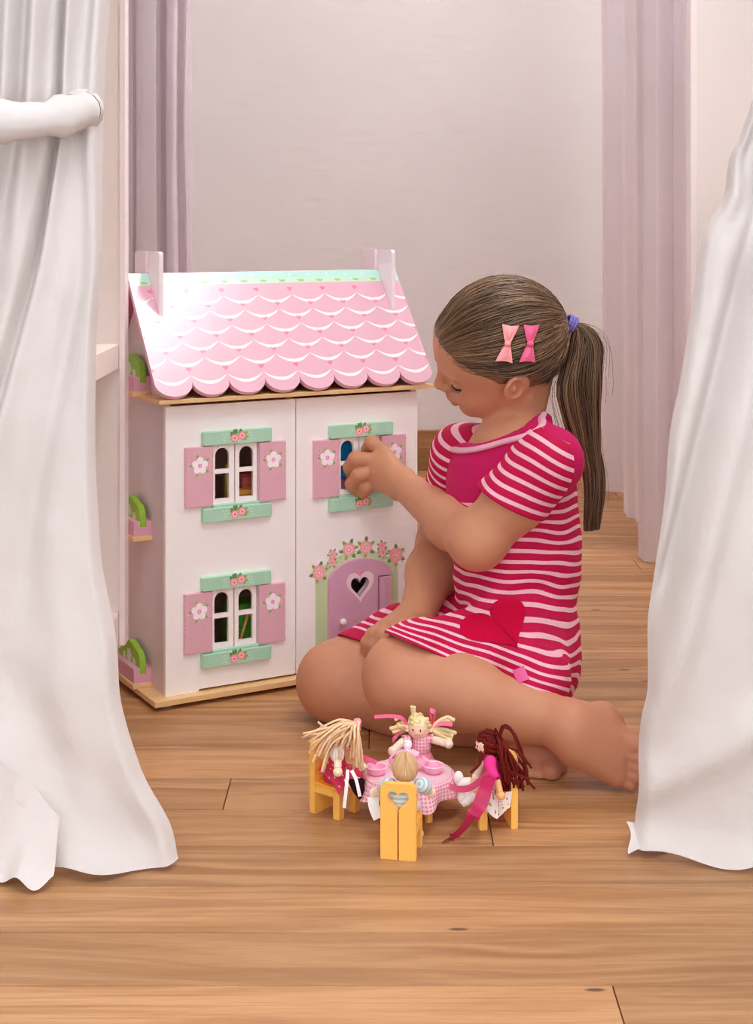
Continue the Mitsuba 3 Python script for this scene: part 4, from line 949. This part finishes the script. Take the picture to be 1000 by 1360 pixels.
rad = np.minimum(arc, Rt) + 0.003 * (1 - np.exp(-over / 0.004)) + flare * (0.0042 * np.sin(th * 9) + 0.003 * np.sin(th * 5 + 2) + 0.004)
zz = 0.0436 - np.where(over > 0, over * 0.97 - 0.0008, 0)
cv = np.stack([TC[0] + rad * np.cos(th), TC[1] + rad * np.sin(th), zz], -1).reshape(-1, 3)
i, j = np.meshgrid(np.arange(na - 1), np.arange(nr - 1), indexing='ij'); q = i * nr + j
cf = np.stack([q, q + nr, q + nr + 1, q + 1], -1).reshape(-1, 4); cf = np.vstack([cf[:, [0, 1, 2]], cf[:, [0, 2, 3]]])
top = (arc.reshape(-1)[cf].max(1) <= Rt + 0.0002)
topuv = np.column_stack([(cv[:, 0] * 0.8 + cv[:, 1] * 0.6), (-cv[:, 0] * 0.6 + cv[:, 1] * 0.8)]); suv = np.column_stack([(th * 0.047).ravel(), arc.ravel()])
def sub(f):
    u = np.unique(f); m = np.full(len(cv), -1); m[u] = np.arange(len(u)); return u, m[f]
k = thing('tablecloth', 'pink checked tablecloth draped over the round toy table', 'tablecloth')
u, f = sub(cf[top]); add(k + '__cloth_top', tmesh(cv[u], f), 'fine_stripe', smooth=True, uv=topuv[u])
u, f = sub(cf[~top]); add(k + '__frill', tmesh(cv[u], f), 'gingham', smooth=True, uv=suv[u])
ZT = 0.0438
PK = rgb(244, 176, 204)
tp = np.array([0.0325, 1.580, ZT])
k = thing('teapot', 'pink toy teapot with white knob on the tea table', 'teapot')
add(k + '__body', mv(lathe([(0.0002, 0), (0.0085, 0), (0.0120, 0.004), (0.0128, 0.009), (0.0105, 0.0145), (0.0090, 0.0160), (0.0002, 0.0160)], 28), t=tp), 'glossy', color=PK, smooth=50)
add(k + '__lid', mv(lathe([(0.0002, 0.016), (0.0122, 0.0160), (0.0125, 0.0172), (0.0090, 0.0192), (0.0035, 0.0205), (0.0002, 0.0208)], 28), t=tp), 'glossy', color=rgb(240, 196, 226), smooth=50)
add(k + '__knob', mv(lathe([(0.0002, 0.0203), (0.0032, 0.0203), (0.0030, 0.0220), (0.0047, 0.0245), (0.0050, 0.0270), (0.0036, 0.0300), (0.0002, 0.0308)], 20), t=tp), 'glossy', color=rgb(248, 238, 240), smooth=50)
add(k + '__spout', tube(curve([tp + [0.010, -0.003, 0.006], tp + [0.016, -0.006, 0.009], tp + [0.019, -0.007, 0.0135]], 8), [0.0050, 0.0049, 0.0047, 0.0045, 0.0043, 0.0041, 0.0040, 0.0040], 12), 'glossy', color=PK, smooth=50)
t = np.linspace(-1.3, 1.3, 14)
add(k + '__handle', tube(np.array([tp + [-0.0105 - 0.0075 * math.cos(a), 0.003, 0.009 + 0.0060 * math.sin(a)] for a in t]), 0.0017, 8), 'glossy', color=PK, smooth=50)
def cup(px, py, d, lab):
    o = np.array([(px - 500) / FOCAL * d, d, ZT])
    k = thing('teacup', lab, 'teacup', 'pink toy teacups')
    add(k + '__bowl', mv(lathe([(0.0002, 0), (0.0068, 0), (0.0090, 0.0025), (0.0110, 0.0082), (0.0104, 0.0084), (0.0084, 0.0035), (0.0062, 0.0016), (0.0002, 0.0014)], 30), t=o), 'glossy', color=rgb(242, 170, 200), smooth=50)
    add(k + '__rim', mv(lathe([(0.0102, 0.0081), (0.0105, 0.0088), (0.0111, 0.0088), (0.0113, 0.0081), (0.0107, 0.0078), (0.0102, 0.0081)], 30), t=o), 'glossy', color=rgb(248, 214, 230), smooth=50)
cup(500, 0, 1.566, 'pink toy teacup left of the teapot'); cup(576, 0, 1.570, 'pink toy teacup right of the teapot')

# --- dolls
rng = np.random.default_rng(21)
FLESH, BEADC = rgb(244, 206, 178), rgb(240, 226, 204)
def yarn(key, paths, col, r=0.0013, label=None, n=16):
    ms, cs_ = [], []
    for P in paths:
        P = curve(P, n); rad = r * (0.85 + 0.3 * rng.random()) * (1 + 0.10 * np.sin(np.arange(n) * 2.1 + rng.random() * 6))
        m = tube(P, rad, 7); ms.append(m); cs_.append(np.tile(np.asarray(col) * (0.82 + 0.34 * rng.random()), (len(m.vertices), 1)))
    return add(key, cat(*ms), 'yarn', color=np.vstack(cs_), smooth=True, label=label)
def ribbon(key, P, w, side, col, label=None, n=40, twist=0.0, bsdf='satin'):
    P = curve(P, n); side = np.asarray(side, float); side = side / np.linalg.norm(side); tg = np.gradient(P, axis=0); tg /= np.linalg.norm(tg, axis=1, keepdims=True)
    b = np.tile(side, (n, 1)); b = b - (b * tg).sum(1, keepdims=True) * tg; b /= np.linalg.norm(b, axis=1, keepdims=True); c = np.cross(tg, b)
    a = np.linspace(0, twist, n)[:, None]; b = b * np.cos(a) + c * np.sin(a)
    v = np.hstack([P - b * w / 2, P + b * w / 2]).reshape(-1, 3)
    i = np.arange(n - 1) * 2
    f = np.vstack([np.stack([i, i + 1, i + 3], 1), np.stack([i, i + 3, i + 2], 1)])
    return add(key, tmesh(v, f), bsdf, color=col, smooth=True, label=label)
def limb(k, name, a, b, r, col, end_name, end_r, end_col, bsdf='paint'):
    a, b = np.asarray(a, float), np.asarray(b, float); t = (b - a) / np.linalg.norm(b - a)
    q = add(f'{k}__{name}', tube([a, a + t * 0.0006, b - t * 0.0006, b], [r * 0.8, r, r, r * 0.8], 14), bsdf, color=col, smooth=40)
    if end_name: add(f'{q}__{end_name}', ball(b + t * end_r * 0.75, end_r), 'paint', color=end_col, smooth=True)
    return q
def head(k, c, r, face, eyes=True, col=FLESH):
    h = add(k + '__head', ball(c, r, 3), 'paint', color=col, smooth=True)
    face = np.asarray(face, float); face /= np.linalg.norm(face); sd = np.cross(face, [0, 0, 1.0]); sd /= np.linalg.norm(sd); up_ = np.cross(sd, face)
    if eyes:
        for s in (-1, 1):
            dv = face + 0.36 * s * sd + 0.12 * up_; dv /= np.linalg.norm(dv)
            add(h + '__eye', ball(c + dv * r * 0.985, [0.0009, 0.0009, 0.0014]), 'glossy', color=rgb(60, 40, 36), smooth=True)
        m = [c + r * 1.005 * (lambda q: q / np.linalg.norm(q))(face + x * sd - (0.36 - 0.9 * x * x) * up_) for x in np.linspace(-0.22, 0.22, 7)]
        add(h + '__mouth', tube(m, 0.0003, 5), 'paint', color=rgb(214, 96, 96), smooth=True)
        add(h + '__nose', ball(c + r * 1.0 * (face - 0.08 * up_) / np.linalg.norm(face - 0.08 * up_), 0.0012), 'paint', color=np.asarray(col) * 0.94, smooth=True)
    return h, sd, up_
def skirt(key, c, z0, z1, r0, r1, bsdf, waves, amp, label=None, lean=(0, 0, 0), color=None):
    th, h = np.meshgrid(np.linspace(0, 2 * np.pi, 72), np.linspace(0, 1, 14), indexing='ij')
    rad = r0 + (r1 - r0) * h ** 0.9 + amp * h * np.sin(waves * th)
    P = np.stack([c[0] + rad * np.cos(th) + lean[0] * h, c[1] + rad * np.sin(th) + lean[1] * h, z0 + (z1 - z0) * h + lean[2] * h * np.cos(th)], -1)
    v = P.reshape(-1, 3); i, j = np.meshgrid(np.arange(71), np.arange(13), indexing='ij'); q = i * 14 + j
    f = np.stack([q, q + 14, q + 15, q + 1], -1).reshape(-1, 4); f = np.vstack([f[:, [0, 1, 2]], f[:, [0, 2, 3]]])
    L = math.hypot(r1 - r0, z1 - z0)
    return add(key, tmesh(v, f), bsdf, smooth=True, uv=None if color is not None else np.column_stack([(th * (r0 + r1) / 2).ravel(), (h * L).ravel()]), color=color, label=label)

# blonde doll standing behind the table, arms spread
k = thing('doll', 'blonde pigtailed doll in pink gingham standing behind the tea table', 'doll')
hc_, r_ = at(556, 966, 1.632), 0.0122
HD_, sd, up_ = head(k, hc_, r_, [-0.22, -1, -0.10])
bc = np.array([hc_[0] + 0.003, hc_[1] + 0.003, 0])
add(k + '__bodice', mv(lathe([(0.0002, 0.040), (0.0095, 0.040), (0.0105, 0.050), (0.0100, 0.060), (0.0045, 0.067), (0.0002, 0.067)], 24), t=bc), 'gingham', smooth=True,
    uv=(lambda m: np.column_stack([np.arctan2(m.vertices[:, 1], m.vertices[:, 0]) * 0.01, m.vertices[:, 2]]))(lathe([(0.0002, 0.040), (0.0095, 0.040), (0.0105, 0.050), (0.0100, 0.060), (0.0045, 0.067), (0.0002, 0.067)], 24)))
skirt(k + '__skirt', bc, 0.044, 0.012, 0.0095, 0.0225, 'satin', 9, 0.0012, color=rgb(240, 140, 170), label='pink satin skirt')
for s in (-1, 1):
    limb(k, 'leg', bc + [0.006 * s, 0, 0.030], bc + [0.006 * s, 0, 0.007], 0.0032, BEADC, None, 0, None)
    add(k + '__shoe', ball(bc + [0.006 * s, -0.002, 0.0036], [0.0042, 0.0062, 0.0035]), 'paint', color=rgb(244, 236, 232), smooth=True)
for a, b in ((at(536, 984, 1.630), at(524, 995, 1.618)), (at(574, 982, 1.632), at(592, 987, 1.622))):
    sh_ = a * 0.6 + (bc + [0, 0, 0.062]) * 0.4
    add(k + '__sleeve', tube(curve([sh_, sh_ * 0.5 + a * 0.5, a], 8), np.linspace(0.0040, 0.0066, 8), 14), 'gingham', smooth=True, uv=(lambda m: m.vertices[:, [0, 2]])(tube(curve([sh_, sh_ * 0.5 + a * 0.5, a], 8), np.linspace(0.0040, 0.0066, 8), 14)))
    limb(k, 'arm', a, b, 0.0042, BEADC, 'hand', 0.0050, BEADC)
BL = rgb(240, 224, 172)
paths = []
cd = ball([0, 0, 0], 1.0, 3); cf = cd.faces[[(f[1] > -0.25 and f[2] > -0.6) or f[2] > 0.42 for f in cd.vertices[cd.faces].mean(1)]]
add(HD_ + '__hair_cap', tmesh(hc_ + cd.vertices * r_ * 1.05, cf), 'yarn', color=BL, smooth=True)
for i in range(90):                                         # short looped yarn over the head
    q = rng.normal(size=3); q /= np.linalg.norm(q); fz = q @ np.array([-0.22, -1, 0]) / 1.02
    if q[2] < -0.25 or (fz > 0.30 and q[2] < 0.42): continue
    tdir = np.cross(q, [0.3, 0.2, 1]); tdir /= np.linalg.norm(tdir)
    paths.append([hc_ + r_ * (q * 1.02 - tdir * 0.25), hc_ + r_ * q * 1.13, hc_ + r_ * (q * 1.02 + tdir * 0.25)])
hk = yarn(k + '__hair', paths, BL, 0.0017, 'looped pale yellow yarn hair', 8)
paths = [[hc_ + [-0.004, 0, r_ * 0.95], at(548, 946, 1.632), at(547, 938, 1.630)], [hc_ + [-0.003, 0, r_ * 0.95], at(550, 946, 1.634), at(550, 939, 1.632)]]
for p_ in ((600, 960), (604, 957), (606, 974), (600, 983), (596, 985), (592, 984), (602, 978)): paths.append([hc_ + [r_ * 0.95, 0, 0.000], at((580 + p_[0]) / 2, p_[1] - 4, 1.640), at(*p_, 1.640 + rng.normal(0, .003))])
for p_ in ((524, 956), (518, 968), (521, 973), (530, 974), (527, 963)): paths.append([hc_ + [-r_ * 0.95, 0.003, 0.000], at((540 + p_[0]) / 2, p_[1] - 3, 1.645), at(*p_, 1.645 + rng.normal(0, .003))])
yarn(hk + '__pigtail', paths, BL, 0.0021, 'yarn pigtails and top tuft', 12)
for nm, P, w in (('r', [hc_ + [0.0120, 0, 0.001], at(573, 955, 1.632), at(571, 944, 1.630), at(578, 948, 1.630), hc_ + [0.0135, 0.001, 0.001]], 0.0052), ('r', [hc_ + [0.013, 0, 0.001], at(586, 961, 1.634), at(601, 962, 1.632)], 0.0045),
                 ('l', [hc_ + [-0.0125, 0, 0.003], at(534, 954, 1.640), at(520, 951, 1.645), at(497, 952, 1.650)], 0.0040), ('l', [hc_ + [-0.0125, 0.002, 0], at(531, 972, 1.644), at(523, 982, 1.644), at(522, 992, 1.642)], 0.0045)):
    ribbon(hk + '__ribbon', P, w, [0.1, 0.5, 1] if nm == 'r' else [0, 0.6, 1], rgb(240, 104, 150), 'pink satin hair ribbon')

# doll in the front chair, seen from behind
k = thing('doll', 'doll in a blue and white striped top seated in the front chair, back to us', 'doll')
hc_ = at(538, 1021, 1.482)
h, sd, up_ = head(k, hc_, 0.0118, [0.1, 1, -0.15], eyes=False)
m = trimesh.creation.icosphere(subdivisions=4, radius=1.0); dirs = m.vertices
lon = np.arctan2(dirs[:, 0], -dirs[:, 1] + 0.25); groove = np.abs(np.sin(lon * 6.0 + 2.2 * np.sign(lon) * (dirs[:, 2] + 0.5)))
m = tmesh(hc_ + [0, 0, 0.0012] + dirs * [1, 1, 1.20] * (0.0131 - 0.0015 * (1 - np.clip(groove * 2.0, 0, 1)) - 0.0014 * np.exp(-(lon / 0.05) ** 2))[:, None], m.faces)
fm = (m.vertices - hc_)[m.faces].mean(1); keep = (fm[:, 1] < 0.0055) | (fm[:, 2] > 0.006)
keep &= fm[:, 2] > -0.0095; m.update_faces(keep); m.remove_unreferenced_vertices()
add(h + '__hair', m, 'matte', color=rgb(206, 170, 128), smooth=True, label='light brown carved hair with combed grooves')
bc = ch2(0.0005, 0.0185, 0)
prof = [(0.0002, 0.034), (0.0115, 0.034), (0.0125, 0.044), (0.0135, 0.055), (0.0090, 0.062), (0.0040, 0.065), (0.0002, 0.065)]
lm = lathe(prof, 28)
add(k + '__top', mv(tmesh(lm.vertices * [1.15, 0.75, 1], lm.faces), t=bc), 'blue_stripe', smooth=True, uv=lm.vertices[:, [0, 2]], label='light blue and white striped top')
for a, m_, b in ((at(521, 1042, 1.478), at(508, 1047, 1.490), at(499, 1052, 1.500)), (at(557, 1041, 1.476), at(566, 1046, 1.488), at(570, 1051, 1.498))):
    P = curve([a, m_ * 0.6 + a * 0.4, m_], 8); tb = tube(P, [0.0060, 0.0072, 0.0078, 0.0080, 0.0078, 0.0074, 0.0068, 0.0060], 16)
    add(k + '__sleeve', tb, 'blue_stripe', smooth=True, uv=np.column_stack([tb.vertices[:, 2], np.linalg.norm(tb.vertices - a, axis=1)]), label='puffed striped sleeve')
    limb(k, 'arm', m_, b, 0.0042, BEADC, 'hand', 0.0050, BEADC)
for s in (-1, 1):
    q = limb(k, 'leg', ch2(0.0075 * s, 0.020, 0.0385), ch2(0.0105 * s, 0.048, 0.0360), 0.0044, rgb(238, 234, 230), None, 0, None, 'cloth')
    q = limb(k, 'shin', ch2(0.0105 * s, 0.050, 0.0370), ch2(0.0110 * s, 0.053, 0.0100), 0.0040, rgb(238, 234, 230), None, 0, None, 'cloth')
    add(k + '__shoe', ball(ch2(0.0110 * s, 0.056, 0.0044), [0.0046, 0.0070, 0.0042]), 'paint', color=rgb(240, 234, 228), smooth=True)
P = [at(495, 1058, 1.50), at(497, 1072, 1.495), at(503, 1087, 1.49)]
ribbon(k + '__apron_tail', P, 0.011, [1, 0, 0.2], rgb(240, 238, 236), 'white cloth hanging at the left', bsdf='cloth')

# sandy-haired doll slumped in the left chair
k = thing('doll', 'doll with long sandy yarn hair slumped forward in the left chair', 'doll')
bc = ch1(0.0, 0.0200, 0.034)
lm = lathe([(0.0002, 0.0), (0.0120, 0.0), (0.0125, 0.012), (0.0105, 0.024), (0.0045, 0.032), (0.0002, 0.032)], 24)
add(k + '__bodice', mv(lm, t=bc), 'rosy', smooth=True, uv=lm.vertices[:, [0, 2]], label='rose pink bodice with gold dots')
hc_ = at(458, 982, 1.575)
head(k, hc_, 0.0118, [0.75, -0.6, -0.5])
P0 = at(447, 1018, 1.556)
sk = sheet(lambda u, v: tuple(np.moveaxis(ch1(0, 0, 0) + (u[..., None] - 0.5) * (0.030 + 0.014 * v[..., None]) * np.array([0.61, 0.79, 0]) * 1.15 + (0.012 + 0.034 * v[..., None]) * np.array([0.79, -0.61, 0])
           + (0.047 - 0.008 * v - 0.010 * np.clip(v - 0.6, 0, 1) * 2 + 0.0022 * np.sin(u * 14) * v + 0.006 * np.sin(np.pi * u))[..., None] * np.array([0, 0, 1.0]), -1, 0)), 40, 24)
add(k + '__skirt', sk, 'rosy', smooth=True, uv=sk.vertices[:, [0, 1]], label='rose pink skirt with gold dots')
bk = [at(461, 1036, 1.545), at(480, 1034, 1.548), at(482, 1050, 1.538), at(477, 1062, 1.530), at(469, 1052, 1.533)]
ft = np.array(bk); c_ = ft.mean(0)
bl = tmesh(np.vstack([ft, ft + [0.002, 0.004, -0.0006], [c_ + [0, -0.004, 0.002]], [c_ + [0.002, 0.006, 0]]]), [[i, (i + 1) % 5, 10] for i in range(5)] + [[(i + 1) % 5 + 5, i + 5, 11] for i in range(5)] + [[i, i + 5, (i + 1) % 5] for i in range(5)] + [[(i + 1) % 5, i + 5, (i + 1) % 5 + 5] for i in range(5)])
add(k + '__shoe_bag', bl, 'cloth', color=rgb(46, 26, 30), smooth=False, label='dark brown cloth corner hanging from the lap')
a, b = at(447, 993, 1.545), at(449, 1010, 1.540)
fl = trimesh.creation.icosphere(subdivisions=4, radius=1.0); dv = fl.vertices
ln_ = np.arctan2(dv[:, 0], dv[:, 1]); rr_ = 1 - 0.10 * np.abs(np.sin(ln_ * 5)) ** 3
add(k + '__sleeve', tmesh((a * 0.55 + b * 0.45) + dv * np.array([0.0076, 0.0076, 0.0098]) * rr_[:, None], fl.faces), 'cloth', color=rgb(236, 230, 222), smooth=True, label='gathered white puff sleeve')
limb(k, 'arm', a * 0.3 + b * 0.7, at(448.5, 1020, 1.536), 0.0040, BEADC, 'hand', 0.0050, rgb(240, 222, 190))
limb(k, 'arm', at(472, 1000, 1.56), at(479, 1014, 1.553), 0.0034, BEADC, 'hand', 0.0044, BEADC)
for s in (-1, 1): limb(k, 'leg', ch1(0.006 * s, 0.03, 0.0385), ch1(0.007 * s, 0.052, 0.036), 0.0034, BEADC, 'foot', 0.0042, rgb(60, 36, 38))
SANDY = rgb(230, 198, 158)
top_ = at(474, 963, 1.570)
paths = []
ends = [(405, 976), (403, 981), (410, 984), (416, 990), (414, 997), (420, 1004), (425, 998), (409, 972), (428, 990), (424, 962), (432, 985), (439, 990), (428, 1026), (452, 1008), (444, 986), (466, 1010), (472, 1020), (482, 1022), (478, 1014), (436, 996), (416, 1010), (460, 992), (468, 988), (421, 986), (431, 1004)]
for n_, (ex, ey) in enumerate(ends * 2):
    ex += rng.normal(0, 2.2); ey += rng.normal(0, 2.2); d1 = 1.565 - 0.020 * rng.random() - (0.015 if n_ % 2 else 0)
    w = (474 - ex) / 72
    p1 = at(474 - (474 - ex) * 0.33 + rng.normal(0, 2), 962 + 3 * rng.normal() + (ey - 963) * 0.06, d1 + 0.004); p2 = at(474 - (474 - ex) * 0.75, 966 + (ey - 963) * (0.40 if w > 0.25 else 0.55) + rng.normal(0, 2), d1 - 0.006)
    paths.append([top_ + rng.normal(0, 0.0012, 3), p1, p2, at(ex, ey, d1 - 0.004)])
for i in range(26):                                          # hair that covers the back of the head
    a_ = rng.random() * 6.28; q = np.array([math.cos(a_) * 0.8, math.sin(a_) * 0.8, 0.7 - 0.5 * rng.random()]); q /= np.linalg.norm(q)
    paths.append([top_ + rng.normal(0, 0.001, 3), hc_ + (q * 0.7 + np.array([0, 0, 0.6])) * 0.0140, hc_ + q * 0.0140, hc_ + (q * 1.0 - [0, 0, 0.8]) * 0.0138])
hk = yarn(k + '__hair', paths, SANDY, 0.0014, 'long sandy yarn hair falling over the face')
ribbon(hk + '__ribbon', [at(470, 958, 1.568), at(476, 957, 1.566), at(479, 962, 1.566), at(477, 968, 1.566), at(471, 964, 1.567)], 0.0050, [0, 0.6, 1], rgb(246, 160, 186), 'pale pink hair ribbon')
ribbon(k + '__ribbon', [at(478, 1003, 1.562), at(488, 1008, 1.566), at(500, 1013, 1.566)], 0.0045, [0.3, 0.3, 1], rgb(232, 84, 140), 'hot pink sash ribbon')
for P in ([at(462, 1022, 1.536), at(460, 1045, 1.530), at(457, 1073, 1.528)], [at(467, 1023, 1.536), at(473, 1036, 1.528), at(478, 1058, 1.524)]):
    ribbon(k + '__ribbon', P, 0.0036, [1, -0.2, 0], rgb(248, 238, 240), 'white ribbon end hanging from the lap')

# dark red haired doll on the right
k = thing('doll', 'doll with long dark red yarn hair and floral skirt in the right chair', 'doll')
hc_ = at(647, 987, 1.545)
h, sd, up_ = head(k, hc_, 0.0118, [-1, -0.15, -0.25])
bc = ch3(0.0, 0.0200, 0.034)
lm = lathe([(0.0002, 0.0), (0.0100, 0.0), (0.0110, 0.010), (0.0105, 0.022), (0.0045, 0.031), (0.0002, 0.031)], 24)
add(k + '__bodice', mv(lm, t=bc), 'cloth', color=rgb(232, 60, 140), smooth=True, label='hot pink bodice')
def lap(u, v):
    th_ = (u - 0.5) * 2.6; rad = 0.010 + 0.030 * v
    x = np.cos(th_) * rad * 0.95; y = np.sin(th_) * rad * (0.72 + 0.1 * v)
    P = ch3(0, 0.014, 0) + x[..., None] * np.array([-0.99, -0.14, 0]) + y[..., None] * np.array([-0.14, 0.99, 0]) * -1
    z = 0.0465 - 0.004 * v - np.clip(np.abs(y) - 0.0165, 0, 1) * 1.6 - np.clip(x - 0.024, 0, 1) * 0.6 + 0.0016 * np.sin(th_ * 9) * v
    return P[..., 0], P[..., 1], z
sk = sheet(lap, 60, 26)
add(k + '__skirt', sk, 'floral', smooth=True, uv=sk.vertices[:, [0, 1]] @ np.array([[1, 0.2], [0, 1]]), label='white skirt with a small floral print')
fp = [ch3(0.0180, 0.006, 0.0390), ch3(0.0182, 0.040, 0.0385), ch3(0.0210, 0.035, 0.022), ch3(0.0215, 0.023, 0.0130), ch3(0.0205, 0.009, 0.024)]
for sg in (1, -1):
    F_ = np.array([p if sg > 0 else ch3(0, 0, 0) * 2 * [1, 1, 0] * 0 + ch3(-0.0 - (np.dot(p - ch3(0, 0, 0), [-0.14, 0.99, 0]) * -1) * -1, 0, 0) * 0 + p for p in fp])
    if sg < 0:
        wv = np.array([-0.14, 0.99, 0]); wv /= np.linalg.norm(wv); F_ = F_ - 2 * ((F_ - ch3(0, 0, 0)) @ wv)[:, None] * wv
    m = tmesh(np.vstack([F_, F_.mean(0) + [0, -0.0022 * sg, 0]]), [[i, (i + 1) % 5, 5] for i in range(5)]); m = m.subdivide().subdivide()
    add(k + '__skirt_flap', m, 'floral', smooth=True, uv=m.vertices[:, [0, 2]], label='floral skirt hem hanging over the seat')
a = at(651, 1018, 1.528)
add(k + '__sleeve', tube(curve([at(652, 1006, 1.534), a, at(658, 1034, 1.522)], 8), [0.0055, 0.0062, 0.0064, 0.0062, 0.0058, 0.0054, 0.005, 0.0045], 14), 'cloth', color=rgb(236, 64, 146), smooth=True, label='hot pink sleeve')
limb(k, 'arm', at(660, 1036, 1.522), at(664, 1052, 1.518), 0.0034, rgb(236, 180, 120), 'hand', 0.0046, rgb(236, 180, 120))
limb(k, 'arm', at(640, 1012, 1.552), at(634, 1028, 1.556), 0.0036, rgb(240, 226, 210), 'hand', 0.0046, rgb(240, 226, 210))
for (p0, p1, p2) in ((at(640, 1036, 1.55), at(626, 1040, 1.553), at(607, 1041, 1.556)), (at(642, 1044, 1.530), at(630, 1052, 1.530), at(613, 1068, 1.528))):
    q = limb(k, 'leg', p0, p1, 0.0030, rgb(236, 190, 130), None, 0, None)
    t_ = (p2 - p1) / np.linalg.norm(p2 - p1)
    add(q + '__shoe', cat(tube([p1, p1 + t_ * 0.0006, p2 - t_ * 0.004, p2], [0.0052, 0.0060, 0.0060, 0.0040], 14), ball(p2 - t_ * 0.003 + [-0.0015, -0.001, 0.006], [0.0052, 0.0042, 0.0075])), 'paint', color=rgb(246, 242, 240), smooth=40, label='white wooden shoe')
DRED = rgb(106, 26, 20)
cd = ball([0, 0, 0], 1.0, 3); cf = cd.faces[[(f[0] > -0.35 and f[2] > -0.75) or f[2] > 0.30 for f in cd.vertices[cd.faces].mean(1)]]
add(h + '__hair_cap', tmesh(hc_ + cd.vertices * 0.0123, cf), 'yarn', color=DRED * 0.8, smooth=True)
paths = []
up0 = hc_ + np.array([0.006, 0.0, 0.011])
for i in range(70):                                          # cap
    q = rng.normal(size=3); q /= np.linalg.norm(q)
    if q[0] < -0.45 or q[2] < -0.55: continue
    tdir = np.array([0.75, 0.1 * rng.normal(), -0.25]) - q * (q @ np.array([0.75, 0, -0.25])); tdir /= np.linalg.norm(tdir) + 1e-9
    paths.append([hc_ + 0.0118 * (q * 1.03 - tdir * 0.45), hc_ + 0.0118 * q * 1.11, hc_ + 0.0118 * (q * 1.03 + tdir * 0.45)])
hk = yarn(k + '__hair', paths, DRED, 0.0015, 'dark red yarn hair')
paths = []
for i in range(74):
    ex, ey = 678 + 15 * rng.normal() * 0.75, 1040 + 16 * (rng.random() - 0.35)
    d1 = 1.528 + 0.040 * rng.random(); mx = 664 + 12 * (rng.random() - 0.3)
    paths.append([hc_ + [0.0085, 0.004 * rng.normal(), 0.004 + 0.004 * rng.normal()], at(mx, 992 + 5 * rng.normal(), d1), at((mx + ex) / 2 + 7 * rng.normal(), 1018, d1 - 0.004), at(ex, ey, d1)])
for q in ([(664, 978), (670, 966), (682, 975), (692, 1005), (704, 1016)], [(662, 980), (668, 964), (678, 968), (690, 990), (700, 1026)], [(668, 990), (690, 1000), (706, 1020)]): paths.append([at(*p, 1.53 + 0.003 * rng.normal()) for p in q])
for q in ([(641, 994), (640, 1005), (636, 1016), (625, 1026)], [(639, 996), (637, 1010), (634, 1020)]): paths.append([at(*p, 1.538) for p in q])
yarn(hk + '__long_strands', paths, DRED, 0.0013, 'long dark red yarn strands')
WINE = rgb(184, 26, 84)
ribbon(k + '__ribbon', [at(651, 1032, 1.516), at(644, 1050, 1.505), at(637, 1070, 1.500), at(626, 1086, 1.495), at(614, 1101, 1.505), at(600, 1113, 1.5085), at(586, 1119, 1.499)], 0.0145, [1, 0.1, 0.5], WINE, 'dark pink satin ribbon trailing onto the floor', 60)
ribbon(k + '__ribbon', [at(650, 1025, 1.522), at(634, 1040, 1.520), at(622, 1047, 1.520), at(608, 1048, 1.520), at(596, 1044, 1.522)], 0.0065, [0.2, 0.2, 1], WINE, 'dark pink satin ribbon crossing to the table', 50, 0.5)
